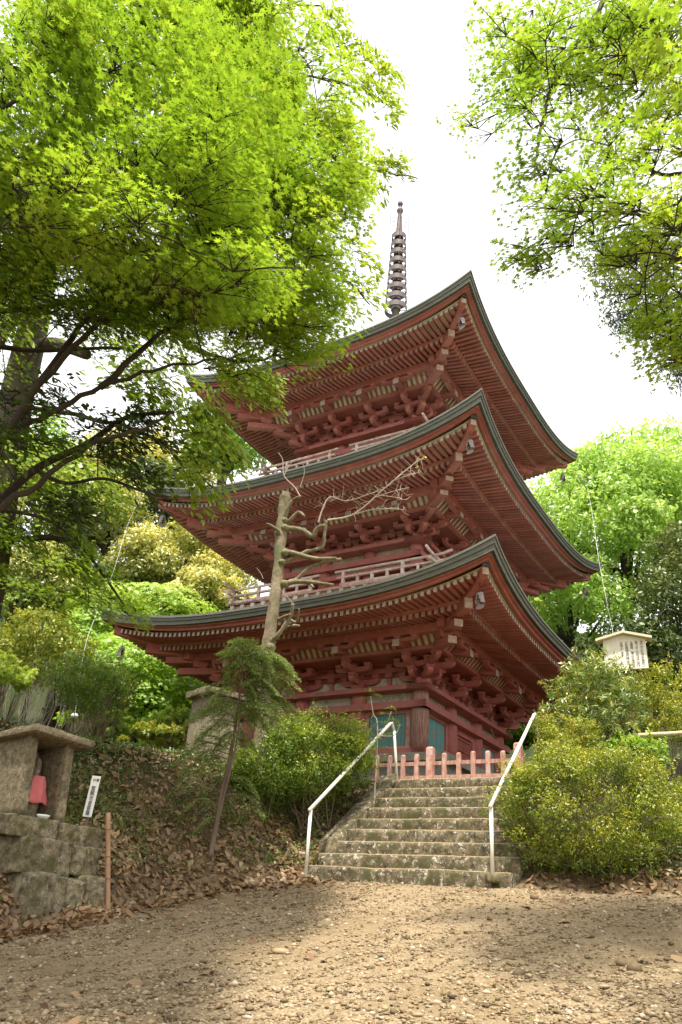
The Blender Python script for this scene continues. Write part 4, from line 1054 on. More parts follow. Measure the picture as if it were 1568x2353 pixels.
def connect(pl, b, r0=.006, mat='bark_dark', maxd=1.3):
    nd = np.array(pl.nodes); d = np.linalg.norm(nd - b, axis=1) + .25 * np.maximum(0, nd[:, 2] - b[2])
    q_ = nd[int(np.argmin(d))]; L_ = np.linalg.norm(q_ - b)
    if L_ < .05 or L_ > maxd: return
    mid = (q_ + b) / 2 + np.array([0, 0, .12 * L_]) + RNG.normal(0, .05 * L_, 3)
    pl.limb([q_, mid, b], r0 * (1 + .5 * L_), .006, mat, 'twig', 5, False)
    pl.nodes += [mid]
def fill(pl, poly, ys, n, R, nleaf, size, shape, mat, tint, out, con=True, dens=None, **kw):
    xs_ = [a for a, _ in poly]; ys_ = [b_ for _, b_ in poly]; k = 0
    while k < n:
        px, py = RNG.uniform(min(xs_), max(xs_)), RNG.uniform(min(ys_), max(ys_))
        if not in_poly((px, py), poly): continue
        if dens is not None and RNG.random() > dens(px, py): continue
        Y = RNG.uniform(*ys); c = P(px, py, Y); o = np.array(out(px, py) if callable(out) else out, float) + RNG.normal(0, .3, 3)
        b = spray(pl, c, o, R * RNG.uniform(.7, 1.25), int(nleaf * RNG.uniform(.7, 1.3)), size, shape, mat, (tint(px, py) if callable(tint) else tint) + RNG.normal(0, .08), **kw)
        if con: connect(pl, b)
        k += 1

def proj(p):
    x, y, z = p; d = y * cp + z * sp; U = -y * sp + z * cp
    return 784 + FPX * (x * cr - U * sr) / d, 1176.5 - FPX * (x * sr + U * cr) / d
def shelves(pl, poly, ys, n, k, Rs, R, nleaf, size, shape, mat, tint, out, dens=None, fall=.22, **kw):
    """layered crown: n flat shelves, each of k sprays lying side by side and sinking towards their tips"""
    xs_ = [a for a, _ in poly]; ys_ = [b_ for _, b_ in poly]; m = 0
    while m < n:
        px, py = RNG.uniform(min(xs_), max(xs_)), RNG.uniform(min(ys_), max(ys_))
        if not in_poly((px, py), poly) or (dens is not None and RNG.random() > dens(px, py)): continue
        m += 1
        c = P(px, py, RNG.uniform(*ys)); o = np.array(out, float) + RNG.normal(0, .35, 3); o[2] = 0; o = unit(o); sd = np.array([-o[1], o[0], 0])
        tt = (tint(px, py) if callable(tint) else tint) + RNG.normal(0, .13); tilt = RNG.normal(0, .10)
        for j in range(k):
            u, v = RNG.uniform(-1, 1) * Rs, RNG.uniform(-1, 1) * Rs * .9
            p = c + o * u + sd * v + np.array([0, 0, RNG.normal(0, .035) - fall * (u + Rs) * (.4 + .6 * (u + Rs) / (2 * Rs)) + tilt * v])
            if not in_poly(proj(p), poly): continue
            b = spray(pl, p, o + sd * v / Rs * .7, R * RNG.uniform(.75, 1.2), int(nleaf * RNG.uniform(.7, 1.3)), size, shape, mat, tt + RNG.normal(0, .05), **kw)
            connect(pl, b)
# ---- near maple at the left
g0 = G(-4.6, 6.2)
ma = Plant('maple_tree', 'nearest green maple arching in from the left above the stone shrine', 'tree', g0)
top = np.array([-4.2, 6.2, 2.2])
ma.limb([g0, np.array(g0) + [.1, 0, 1.3], top, [-3.9, 6.1, 3.6]], .2, .12, 'bark_dark', 'trunk', 12)
for pts in ([(-60, 1200, 6.2), (60, 1130, 6.2), (200, 1030, 6.1), (330, 985, 6.0), (400, 945, 6.0)],
            [(-40, 1010, 6.2), (90, 960, 6.1), (230, 890, 6.0), (350, 850, 5.9), (498, 824, 5.8)],
            [(-30, 1060, 6.0), (120, 850, 5.9), (250, 720, 5.8), (370, 640, 5.7), (520, 560, 5.6)],
            [(-40, 700, 5.8), (150, 560, 5.5), (330, 430, 5.3), (480, 330, 5.2)],
            [(90, 880, 6.0), (200, 730, 6.2), (280, 640, 6.4), (320, 560, 6.4)],
            [(-40, 500, 5.6), (120, 300, 5.2), (260, 150, 5.0), (380, 40, 4.9)],
            [(-40, 300, 5.0), (90, 140, 4.8), (220, 30, 4.8), (330, -90, 4.8)],
            [(230, 890, 6.0), (330, 800, 6.0), (420, 740, 6.0), (560, 700, 6.0)]):
    ma.limb([P(*q_) for q_ in pts], .036, .010, 'bark_dark', 'branch', 7, True, .012)
ma.limb([top, P(-60, 1200, 6.2)], .08, .05, 'bark_dark', 'branch'); ma.limb([[-3.9, 6.1, 3.6], P(-40, 700, 5.8)], .08, .05, 'bark_dark', 'branch'); ma.limb([[-3.9, 6.1, 3.6], P(-40, 300, 5.0)], .08, .05, 'bark_dark', 'branch')
ma.limb([top, P(-40, 1010, 6.2)], .07, .05, 'bark_dark', 'branch'); ma.limb([[-3.9, 6.1, 3.6], P(-40, 500, 5.6)], .07, .05, 'bark_dark', 'branch'); ma.limb([top, P(-30, 1060, 6.0)], .07, .05, 'bark_dark', 'branch')
polyA = [(-80, -60), (420, -60), (500, 60), (540, 190), (560, 300), (540, 430), (560, 560), (570, 680), (520, 720), (380, 720), (240, 640), (100, 620), (-80, 640)]
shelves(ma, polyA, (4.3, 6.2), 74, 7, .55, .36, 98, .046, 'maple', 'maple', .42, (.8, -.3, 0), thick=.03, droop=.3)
polyA2 = [(-60, 560), (300, 600), (430, 680), (420, 760), (200, 760), (-60, 720)]
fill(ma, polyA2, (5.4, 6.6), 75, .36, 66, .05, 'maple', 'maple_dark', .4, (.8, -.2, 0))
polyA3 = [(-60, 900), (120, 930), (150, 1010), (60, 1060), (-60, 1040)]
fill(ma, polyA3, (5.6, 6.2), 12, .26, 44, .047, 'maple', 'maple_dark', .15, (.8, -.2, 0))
ma.done()
# ---- second maple, behind it, reaching to the spire
g1 = G(-6.6, 9.4)
mb2 = Plant('maple_tree', 'wide yellow green maple whose crown hides the left end of the topmost roof', 'tree', g1)
tB = np.array([-5.6, 9.3, 6.0])
mb2.limb([g1, np.array(g1) + [.1, .1, 1.6], [-6.1, 9.3, 3.8], tB], .2, .11, 'bark_dark', 'trunk', 12)
for pts in ([tB, P(230, 480, 9.0), P(420, 560, 8.8), P(560, 560, 8.6), P(700, 540, 8.2), P(800, 500, 8.0)],
            [tB, P(200, 420, 9.0), P(430, 420, 8.7), P(640, 310, 8.2), P(760, 240, 8.0)],
            [tB, P(160, 560, 9.3), P(330, 680, 9.1), P(480, 740, 8.9), P(620, 730, 8.6), P(780, 720, 8.4)],
            [tB, P(200, 300, 8.8), P(430, 200, 8.4), P(560, 60, 8.2), P(640, -60, 8.2)],
            [P(330, 680, 9.1), P(430, 790, 9.1), P(560, 830, 9.0), P(700, 800, 8.9)]):
    mb2.limb(pts, .05, .012, 'bark_dark', 'branch', 7, True, .012)
polyB = [(380, -60), (640, -60), (720, 40), (740, 140), (770, 170), (780, 290), (800, 330), (820, 400), (820, 470), (790, 530), (760, 590), (750, 640), (770, 690), (750, 740), (740, 790), (690, 790), (600, 790), (470, 760), (400, 650), (420, 400)]
shelves(mb2, polyB, (6.3, 7.9), 78, 7, .75, .42, 88, .058, 'maple', 'maple', .55, (.7, -.5, 0), thick=.035, droop=.3)
fill(mb2, [(380, 700), (760, 740), (740, 830), (640, 850), (560, 880), (480, 850), (330, 830)], (7.4, 8.6), 40, .36, 56, .054, 'maple', 'maple', .5, (.7, -.5, 0))
fill(mb2, [(130, 600), (420, 690), (470, 780), (330, 800), (200, 720)], (6.9, 8.2), 30, .38, 56, .052, 'maple', 'maple', .5, (.7, -.5, -.2), droop=.5)
fill(mb2, [(-40, 560), (110, 580), (110, 700), (60, 860), (-40, 880)], (7.2, 8.6), 26, .36, 50, .052, 'maple', 'maple', .5, (.7, -.5, -.2), droop=.5)
mb2.done()
# ---- maple spray low at the left, mid distance
g2 = G(-7.6, 11.2)
mc = Plant('maple_tree', 'feathery maple branch drooping over the left end of the lowest roof', 'tree', g2)
mc.limb([g2, np.array(g2) + [.0, 0, 1.5], [-7.2, 11.2, 4.6]], .18, .1, 'bark_dark', 'trunk', 10)
mc.limb([[-7.3, 11.2, 4.0], P(-60, 1205, 11.0), P(30, 1238, 10.8), P(120, 1236, 10.7), P(190, 1265, 10.6), P(230, 1310, 10.5), P(285, 1390, 10.4)], .07, .014, 'bark_dark', 'branch', 7)
mc.limb([P(120, 1236, 10.7), P(190, 1240, 10.6), P(240, 1225, 10.6)], .025, .01, 'bark_dark', 'branch', 6)
fill(mc, [(-60, 1150), (90, 1150), (190, 1240), (250, 1330), (300, 1400), (290, 1440), (200, 1400), (120, 1400), (20, 1330), (-60, 1300)], (10.0, 11.4), 66, .42, 80, .058, 'maple', 'maple', .5, (.7, -.3, -.3), droop=.5)
fill(mc, [(-40, 990), (150, 1020), (280, 1060), (330, 1130), (250, 1180), (100, 1120), (-40, 1120)], (10.4, 11.6), 34, .42, 60, .058, 'maple', 'maple', .5, (.7, -.3, -.2), droop=.5)
mc.done()
# ---- tall broad leaved tree with the thick grey trunk
g3 = P(-70, 1500, 11.0); g3[2] = float(H(g3[0], g3[1]))
td = Plant('broadleaf_tree', 'tall tree with a thick grey trunk and hanging oval leaves at the left edge', 'tree', g3)
tp = [g3 - [0, 0, .3], P(-50, 1400, 11.0), P(-5, 1150, 11.0), P(35, 930, 11.1), P(75, 760, 11.2), P(110, 580, 11.3), P(150, 380, 11.5), P(200, 150, 11.8)]
td.limb(tp, .34, .20, 'bark_grey', 'trunk', 16)
td.limb([P(60, 800, 11.2), P(120, 790, 10.9), P(160, 800, 10.7), P(200, 815, 10.4)], .13, .09, 'bark_grey', 'branch', 9)
for pts in ([P(85, 700, 11.2), P(240, 690, 10.8), P(380, 760, 10.5), P(520, 850, 10.3), P(620, 900, 10.2)], [P(40, 930, 11.1), P(200, 960, 10.8), P(340, 1000, 10.6), P(450, 1080, 10.4)],
            [P(140, 450, 11.4), P(400, 250, 11.0), P(650, 180, 10.8), P(820, 200, 10.6), P(890, 240, 10.5)], [P(150, 380, 11.5), P(500, 350, 11), P(800, 380, 10.7), P(960, 410, 10.5)],
            [P(110, 580, 11.3), P(30, 520, 10.8), P(10, 620, 10.6), P(20, 760, 10.5)], [P(160, 350, 11.5), P(450, 60, 11), P(700, 10, 10.8), P(760, 40, 10.6)], [P(300, 560, 11), P(560, 600, 10.8), P(780, 640, 10.7), P(850, 700, 10.7)]):
    td.limb(pts, .05, .012, 'bark_grey', 'branch', 7, True, .02)
def hang(poly, ys, n, tint=.5, R=.42, nl=44, size=.16, mat='oval'):
    fill(td, poly, ys, n, R, nl, size, 'oval', mat, tint, (.6, -.5, -.2), droop=.9, thick=.09, tilt=.5, twigs=3)
hang([(700, 60), (770, -20), (775, 60), (850, 110), (890, 140), (900, 250), (870, 290), (820, 230), (760, 150)], (10.2, 10.9), 26)
hang([(860, 350), (930, 350), (965, 395), (900, 400), (850, 450)], (10.2, 10.7), 12, .55, .27, 22)
hang([(800, 560), (870, 520), (840, 600), (860, 700), (800, 740), (790, 660)], (10.3, 10.9), 9, .6)
hang([(480, 800), (560, 780), (610, 850), (650, 890), (640, 930), (550, 890), (500, 870)], (9.9, 10.5), 22, .6, .34)
hang([(370, 960), (470, 940), (540, 1010), (560, 1040), (480, 1130), (430, 1160), (400, 1080)], (10, 10.7), 24, .55)
hang([(-40, 500), (90, 540), (100, 640), (40, 820), (-40, 860)], (10, 10.8), 28, .5)
hang([(0, 1000), (200, 1040), (340, 1100), (330, 1230), (200, 1190), (60, 1150), (-40, 1180)], (9.8, 10.8), 26, .5)
hang([(200, 700), (400, 740), (420, 880), (330, 930), (230, 840)], (10, 10.8), 34, .5)
hang([(130, 600), (330, 640), (400, 700), (300, 740), (160, 720)], (10.2, 11), 22, .5)
hang([(330, 860), (480, 870), (520, 950), (420, 990), (330, 940)], (10, 10.8), 14, .55)
td.done()
# ---- dark evergreen bough crossing low in front of it
g4 = G(-4.9, 7.6)
te = Plant('evergreen_tree', 'small dark evergreen with glossy oval leaves silhouetted at the left edge', 'tree', g4)
te.limb([g4, np.array(g4) + [.05, 0, 1.0], P(-60, 1210, 7.4), P(-10, 1160, 7.3)], .11, .07, 'bark_dark', 'trunk', 9)
te.limb([P(-40, 1190, 7.3), P(80, 1080, 7.2), P(200, 1020, 7.1), P(290, 960, 7.0), P(400, 947, 6.9)], .05, .02, 'bark_dark', 'branch', 8)
te.limb([P(80, 1080, 7.2), P(150, 1110, 7.1), P(240, 1100, 7.0), P(330, 1130, 6.9), P(400, 1150, 6.9)], .025, .008, 'bark_dark', 'branch', 6)
te.limb([P(-20, 1170, 7.3), P(60, 1180, 7.2), P(120, 1200, 7.1), P(160, 1230, 7.0)], .025, .008, 'bark_dark', 'branch', 6)
fill(te, [(150, 960), (300, 940), (385, 1000), (390, 1090), (370, 1115), (300, 1120), (200, 1060)], (6.7, 7.3), 30, .26, 40, .098, 'oval', 'ever', .4, (.7, -.4, -.2), droop=.5, thick=.08, tilt=.4)
fill(te, [(60, 1120), (170, 1130), (220, 1190), (170, 1220), (80, 1210)], (6.7, 7.3), 12, .26, 36, .098, 'oval', 'ever', .3, (.7, -.4, -.3), droop=.5, thick=.08, tilt=.4)
fill(te, [(-60, 840), (140, 880), (150, 1000), (60, 1060), (-60, 1050)], (6.6, 7.4), 22, .28, 42, .09, 'oval', 'ever', .3, (.7, -.4, 0), droop=.4, thick=.1, tilt=.3)
te.done()
# ---- maple at the right
g5 = G(5.2, 6.6)
mr = Plant('maple_tree', 'bright maple overhanging from the right edge with star leaves against the sky', 'tree', g5)
mr.limb([g5, np.array(g5) + [-.1, 0, 1.6], [4.9, 6.6, 3.4], [4.6, 6.5, 5.0]], .2, .1, 'bark_dark', 'trunk', 12)
for pts in ([(4.6, 6.5, 5.0), P(1620, 250, 6.2), P(1520, 60, 5.6), P(1400, -30, 5.2)],
            [P(1410, -40, 5.2), P(1385, 10, 5.2), P(1320, 110, 5.2), P(1270, 200, 5.2), P(1245, 290, 5.2), P(1232, 370, 5.2), P(1255, 440, 5.2)],
            [(4.9, 6.6, 3.4), P(1640, 640, 6.4), P(1568, 605, 6.2), P(1480, 575, 6.0), P(1420, 545, 6.0), P(1340, 560, 5.9)],
            [(4.6, 6.5, 5.0), P(1640, 570, 6.2), P(1568, 535, 6.1), P(1480, 500, 6.0), P(1420, 460, 5.9), P(1350, 425, 5.9)],
            [(4.6, 6.5, 5.0), P(1640, 450, 6.0), P(1520, 400, 6), P(1440, 370, 5.9), P(1390, 360, 5.9)],
            [(4.6, 6.5, 5.0), P(1620, 190, 5.8), P(1500, 182, 5.7), P(1430, 175, 5.7), P(1350, 150, 5.6)],
            [(4.9, 6.6, 3.4), P(1640, 760, 6.4), P(1540, 740, 6.2), P(1480, 760, 6.2)],
            [(4.6, 6.5, 5.0), P(1640, 20, 5.4), P(1560, 10, 5.3), P(1480, -30, 5.2)]):
    mr.limb(pts, .036, .010, 'bark_dark', 'branch', 7, True, .008)
polyR = [(1150, 20), (1290, -50), (1640, -60), (1640, 640), (1480, 640), (1380, 590), (1290, 570), (1210, 540), (1190, 490), (1200, 440), (1210, 380), (1140, 330), (1080, 290), (1130, 250), (1140, 160), (1130, 110)]
shelves(mr, polyR, (4.8, 6.1), 52, 6, .5, .32, 64, .046, 'maple', 'maple_right', lambda a, b_: .38 + .32 * sst((a - 1380) / 160), (-.8, -.2, 0), dens=lambda a, b_: min(1, .32 + (a - 1080) / 420), thick=.03, droop=.25)  # tint rises to the right, a backlit glimmer put into the leaf colour
fill(mr, [(1040, 255), (1110, 270), (1150, 320), (1100, 310)], (5.8, 6.2), 4, .26, 34, .045, 'maple', 'maple_right', .55, (-.8, -.2, 0))
fill(mr, [(1130, 560), (1180, 555), (1260, 590), (1310, 620), (1260, 650), (1190, 600)], (5.0, 5.4), 8, .22, 30, .047, 'maple', 'maple_right', .35, (-.8, -.2, 0))
fill(mr, [(1440, 660), (1640, 600), (1640, 860), (1560, 840), (1500, 800), (1450, 720)], (5.8, 6.6), 52, .3, 52, .05, 'maple', 'maple_right', .5, (-.8, -.2, -.1))
# crown above and behind the picture's top edge, shading the path
for i in range(75):
    c = np.array([RNG.uniform(1.3, 5.5), RNG.uniform(-.6, 4.2), RNG.uniform(5.4, 7.4)])
    if c[0] < 1.3 + .25 * c[1]: continue
    spray(mr, c, (-.8, .1, 0), .5, 56, .08, 'maple5', 'maple_right', .4, twigs=0)
for i in range(45):
    c = np.array([RNG.uniform(4.4, 7.0), RNG.uniform(5.2, 8.0), RNG.uniform(2.6, 6.5)])
    if proj(c)[0] > 1640: b_ = spray(mr, c, (.6, .2, 0), .45, 60, .055, 'maple5', 'maple_right', .4, twigs=2); connect(mr, b_)
mr.done()
# extra maple crown added high at the left to shade the canopy there
ml = Plant('maple_tree', 'maple crown added for shade high over the shrine and out of the top of the picture', 'tree', G(-6.2, 4.0))
ml.limb([ml.o, ml.o + [0, 0, 2.5], ml.o + [.5, .2, 5.0], ml.o + [1.2, .5, 7.0]], .22, .1, 'bark_dark', 'trunk', 10)
for i in range(6): ml.limb([ml.o + [.5, .2, 5.0 + .3 * i], ml.o + [2, .2 + .5 * i, 6.8], ml.o + [3.5, -.8 + i * .8, 7.2]], .06, .015, 'bark_dark', 'branch', 6)
for i in range(90):
    c = np.array([RNG.uniform(-6.5, -1.4), RNG.uniform(3.8, 5.4), RNG.uniform(5.0, 7.6)]); spray(ml, c, (.8, .2, 0), .55, 56, .085 if c[2] > 1.75 * c[1] else .06, 'maple5', 'maple', .45, twigs=0)
for i in range(85):
    c = np.array([RNG.uniform(-3.8, -.9), RNG.uniform(3.8, 5.4), RNG.uniform(5.2, 7.4)]); spray(ml, c, (.8, .2, 0), .45, 60, .06, 'maple', 'maple', .4, twigs=0)
ml.done()
# ---- conifer showing behind the right maple
g6 = G(9.6, 15.0)
ce = Plant('cedar_tree', 'dark cedar boughs hanging behind the bright right hand maple', 'tree', g6)
ce.limb([g6, np.array(g6) + [0, 0, 6], np.array(g6) + [0, 0, 16]], .35, .12, 'bark_red', 'trunk', 12)
for px, py in ((1345, 600), (1370, 660), (1390, 720), (1420, 740), (1400, 640), (1440, 700), (1360, 560), (1480, 620), (1530, 780), (1560, 800), (1500, 500), (1520, 690), (1420, 580), (1560, 820), (1545, 850), (1460, 540), (1560, 560)):
    e_ = P(px, py, RNG.uniform(13.2, 14.2)); t_ = np.array([g6[0], g6[1], e_[2] + 1.2])
    ce.limb([t_, t_ * .5 + e_ * .5 + [0, 0, .25], e_], .05, .012, 'bark_red', 'branch', 6)
    n_ = 950; tt = RNG.random(n_) ** .6; p = t_[None] + (e_ - t_)[None] * tt[:, None] ** 1.0 * np.array([1, 1, 1]) + RNG.normal(0, 1, (n_, 3)) * np.array([.19, .19, .08]); p[:, 2] -= np.abs(RNG.normal(0, .2, n_)); p = p[tt > .55]
    ce.add(p, sph(len(p)), .14, 'narrow', 'cedar', RNG.random(len(p)), np.array([0, 0, -1.]) + RNG.normal(0, .7, (len(p), 3)))
ce.done()

# ---- trees on the slopes behind
def far_tree(name, lab, px, py, Y, R, hgt, mat, n, size, shape='diamond', nl=26, bark='bark_dark', group='trees on the slope behind the pagoda', flat=.75, tint=.4, upt=.3, r=(.3, .45), limbs=6, shell=.16, clump=0, csize=.1, droop=0.0, low=-.3):
    """crown centred where (px, py) is seen at distance Y; R radii in metres"""
    c = P(px, py, Y); z0 = float(H(c[0], c[1])); base = np.array([c[0], c[1], z0])
    pl = Plant(name, lab, 'tree', base, group); R = np.broadcast_to(np.array(R, float), (3,))
    tr = .035 * max(3.0, (c[2] - z0)) ** .9
    pl.limb([base - [0, 0, .3], base * .55 + c * .45 + RNG.normal(0, .15, 3), c - [0, 0, R[2] * .35], c + [0, 0, R[2] * .45]], tr, tr * .3, bark, 'trunk', 9)
    lum = dome_lumps(c, R, nl, r, flat, low) + [(c, R * .55)]
    for i in range(limbs):
        q_ = lum[i][0]; s_ = c - [0, 0, R[2] * RNG.uniform(.2, .6)]; pl.limb([s_, (s_ + q_) / 2 + [0, 0, -.1], q_], tr * .4, .02, bark, 'branch', 6, False)
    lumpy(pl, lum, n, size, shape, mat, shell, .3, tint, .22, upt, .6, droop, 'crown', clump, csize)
    return pl.done()
def layered_maple(lab, px, py, Y, R, hgt, n, size, tint, group, mat='lime'):
    c = P(px, py, Y); z0 = float(H(c[0], c[1])); base = np.array([c[0], c[1], z0]); R = np.array(R, float)
    pl = Plant('maple_tree', lab, 'tree', base, group)
    pl.limb([base - [0, 0, .2], base * .5 + c * .5 + RNG.normal(0, .15, 3), c - [0, 0, R[2] * .4]], .11, .06, 'bark_dark', 'trunk', 8)
    for i in range(9):
        a = i * 2.4; q_ = c + R * np.array([math.cos(a) * .75, math.sin(a) * .75, RNG.uniform(-.5, .6)]); pl.limb([c - [0, 0, R[2] * .6], (c + q_) / 2 - [0, 0, .15], q_], .05, .015, 'bark_dark', 'branch', 6, False)
    d = sph(n); d[:, 2] += .25; d = unit(d)
    for q_ in d:
        p = c + q_ * R * RNG.uniform(.45, 1.0); o = np.array([q_[0], q_[1], -.1])
        spray(pl, p, o, .17 * R[0] + .22, 46, size, 'maple5', mat, tint + .15 * q_[2], droop=.45, thick=.04, twigs=0, tilt=.5)
    return pl.done()
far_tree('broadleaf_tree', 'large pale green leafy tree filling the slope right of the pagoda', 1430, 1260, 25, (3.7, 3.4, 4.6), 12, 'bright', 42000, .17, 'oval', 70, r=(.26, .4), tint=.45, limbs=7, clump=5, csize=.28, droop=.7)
far_tree('broadleaf_tree', 'pale green leafy tree at the right edge above the notice board, tallest there', 1580, 1160, 27, (3.2, 3.2, 4.4), 12, 'bright', 22000, .18, 'oval', 38, r=(.28, .42), tint=.5, limbs=5, clump=5, csize=.28, droop=.7)
far_tree('broadleaf_tree', 'lower pale green tree behind the tip of the lowest roof', 1310, 1420, 24, (2.2, 2.0, 2.2), 6, 'bright', 9000, .16, 'oval', 22, tint=.4, limbs=8, clump=5, csize=.25, droop=.6)
far_tree('evergreen_tree', 'dark evergreen behind the notice board at the right edge', 1625, 1390, 19.5, (1.7, 1.7, 3.0), 6, 'ever', 14000, .12, 'oval', 36, tint=.75, upt=.35, limbs=6, clump=4, csize=.16)
far_tree('evergreen_tree', 'low dark evergreen under the pale green tree beside the notice board', 1500, 1540, 20, (2.2, 1.5, 1.4), 4, 'ever', 9000, .13, 'oval', 24, tint=.4, upt=.25, limbs=4, clump=4, csize=.16)
far_tree('evergreen_tree', 'dark olive evergreen showing through the gap between the roofs at the right', 1260, 1400, 32, (2.2, 2, 3.0), 6, 'dome', 7000, .2, 'diamond', 22, tint=.2)
DM = dict(name='evergreen_tree', group='rounded evergreens on the left slope')
def dome(lab, px, py, Y, R, n, tint=.5, mat='dome', size=.16, nl=30):
    return far_tree('evergreen_tree', lab, px, py, Y, R, 6, mat, n, size, 'oval', nl, group=DM['group'], flat=.8, tint=tint, upt=.42, r=(.3, .42), clump=4, csize=.20)
dome('big rounded evergreen with yellow new leaves below the middle roof', 425, 1320, 31, (3.1, 2.6, 2.2), 22000, .55, nl=44)
dome('lower rounded yellowish evergreen beside the balcony corner', 470, 1385, 29, (2.0, 1.8, 1.2), 11000, .5, nl=26)
dome('dark green rounded tree under the left tip of the middle roof', 350, 1180, 35, (3.0, 2.6, 2.6), 13000, .3, 'ever', .2)
dome('pale yellowish evergreen high on the slope left of the middle roof tip', 250, 1100, 38, (3.6, 3, 2.6), 14000, .6, size=.2)
dome('yellowish evergreen crown highest on the left slope', 400, 1075, 41, (3.4, 3, 2.2), 12000, .65, size=.2)
dome('olive evergreen at the left behind the cable', 250, 1220, 33, (2.4, 2.2, 2.4), 12000, .4)
dome('olive evergreen low behind the cable and lowest roof tip', 320, 1330, 31, (1.7, 1.7, 1.7), 8000, .3)
dome('shadowed evergreen at the far left behind the drooping maple', 90, 1210, 33, (3.4, 3, 3.0), 13000, .3, size=.2)
dome('dull green evergreen at the left edge above the yellow shrub', 40, 1360, 27, (2.4, 2, 2.4), 12000, .25)
dome('dark evergreen behind the left end of the lowest roof', 180, 1420, 29, (2.0, 2, 2.4), 9000, .2, 'ever')
far_tree('conifer_tree', 'green conifer tops between the middle roof and the balcony', 540, 1320, 34, (2.2, 2, 2.0), 6, 'lime', 7000, .2, 'narrow', 22, tint=.15, group='trees on the slope behind the pagoda')
far_tree('broadleaf_tree', 'light green tree showing under the left end of the topmost roof', 520, 1040, 38, (2.6, 2.2, 2.4), 8, 'lime', 9000, .2, 'oval', 24, tint=.35)
far_tree('broadleaf_tree', 'green tree at the far left top of the slope', 60, 1060, 36, (3.2, 3, 3.0), 8, 'bright', 9000, .22, 'oval', 24, tint=.2)
layered_maple('lime green maple standing below the left end of the lowest roof', 325, 1575, 23, (2.0, 1.7, 1.75), 5, 330, .115, .45, 'young maples on the terrace')
layered_maple('lime green maple left of the lowest roof tip, behind the cable', 205, 1470, 25, (1.4, 1.3, 1.2), 5, 170, .115, .45, 'young maples on the terrace')
layered_maple('pale maple tops just above the copper of the lowest roof', 335, 1400, 27, (2.6, 1.5, .95), 5, 190, .12, .6, 'young maples on the terrace')
# understorey filling the dark wood behind
for lab, px, py, Y, R, mat in (('shaded bush at the back of the left terrace below the maples', 300, 1650, 29, (3.2, 2, 1.6), 'ever'), ('shaded bush in the dark wood left of the cable', 90, 1500, 28, (2.4, 2, 2.4), 'lime'), ('shaded bush in the wood behind the stone monument', 430, 1500, 30, (2.6, 2, 2.6), 'ever'), ('shaded bush in the wood behind the pagoda, right side', 1200, 1640, 30, (3.0, 2, 1.8), 'ever'), ('leafy green bush behind the right corner of the pagoda', 1195, 1690, 25, (.9, .8, .8), 'lime')):
    far_tree('woodland_bush', lab, px, py, Y, R, 3, mat, 6000, .18, 'oval', 20, tint=.3, group='bushes in the shaded wood', limbs=2)

# ---- shrubs
def shrub(name, lab, px, py, Y, R, mat, n, size, shape, nl, tint=.4, upt=.25, stems=26, bark='bark_red', base_z=None, cat='bush', group=None, clump=5, csize=.06, shell=.2, r=(.3, .42), flat=.85, low=-.35, jit=.6, stemr=.010):
    c = P(px, py, Y); z0 = float(H(c[0], c[1])); base = np.array([c[0], c[1], z0]); R = np.broadcast_to(np.array(R, float), (3,))
    pl = Plant(name, lab, cat, base, group)
    lum = dome_lumps(c, R, nl, r, flat, low)
    for i in range(stems):
        q_ = lum[i % len(lum)][0] + RNG.normal(0, .1, 3) * R; s_ = base + np.array([RNG.normal(0, .12 * R[0]), RNG.normal(0, .12 * R[1]), -.05])
        m_ = (s_ + q_) / 2 + RNG.normal(0, .08, 3) * R; pl.limb([s_, m_, q_], stemr * 1.6, stemr * .4, bark, 'twig', 5, False)
        for _ in range(3): pl.limb([m_, (m_ + q_) / 2 + RNG.normal(0, .1, 3) * R, q_ + RNG.normal(0, .25, 3) * R], stemr * .7, stemr * .25, bark, 'twig', 4, False)
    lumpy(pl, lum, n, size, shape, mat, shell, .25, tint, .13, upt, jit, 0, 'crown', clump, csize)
    for i in range(int(30 + n / 500)):          # stray shoots standing out of the outline
        c_, r_ = lum[RNG.integers(len(lum))]; d_ = sph(1)[0]; d_[2] = abs(d_[2]) + .3; d_ = unit(d_); q_ = np.array(c_) + d_ * np.array(r_) * .85; ln_ = RNG.uniform(.08, .2)
        e_ = q_ + (d_ + np.array([0, 0, .5])) * ln_; pl.tube([q_, e_], [.004, .002], bark, 'twig', 4, False)
        t_ = RNG.random(16)[:, None]; pp_ = q_ + (e_ - q_) * t_ + RNG.normal(0, .018, (16, 3)); pl.add(pp_, sph(16), size, shape, mat, tint + .3 + RNG.normal(0, .1, 16))
    return pl.done()
shrub('azalea_bush', 'round green azalea bush on the bank left of the stone stairs', 722, 1745, 13.6, (1.08, .9, .80), 'azalea', 34000, .038, 'oval', 80, .33, .48, 14, low=-.95, stemr=.007)
shrub('azalea_bush', 'darker azalea bush between the young cypress and the round green one', 615, 1770, 13.3, (.75, .6, .66), 'azalea', 16000, .038, 'oval', 44, .28, .28, 10, low=-.9, stemr=.007)
shrub('azalea_bush', 'broad olive azalea bush right of the stairs swallowing the handrail', 1350, 1868, 10.95, (1.45, 1.05, 1.0), 'azalea_olive', 58000, .036, 'oval', 170, .30, .46, 60, low=-.98, stemr=.006, r=(.16, .36), shell=.26)
shrub('azalea_bush', 'small olive azalea at the far right edge beside the round bush', 1540, 1880, 12.2, (.6, .6, .5), 'azalea_olive', 8000, .036, 'oval', 26, .4, .3)
shrub('rhododendron_bush', 'tall rhododendron with long glossy leaves in front of the notice board', 1368, 1625, 12.9, (.85, .8, .92), 'rhodo', 7000, .115, 'narrow', 70, .5, .3, 14, low=-.8, clump=7, csize=.08, shell=.25)
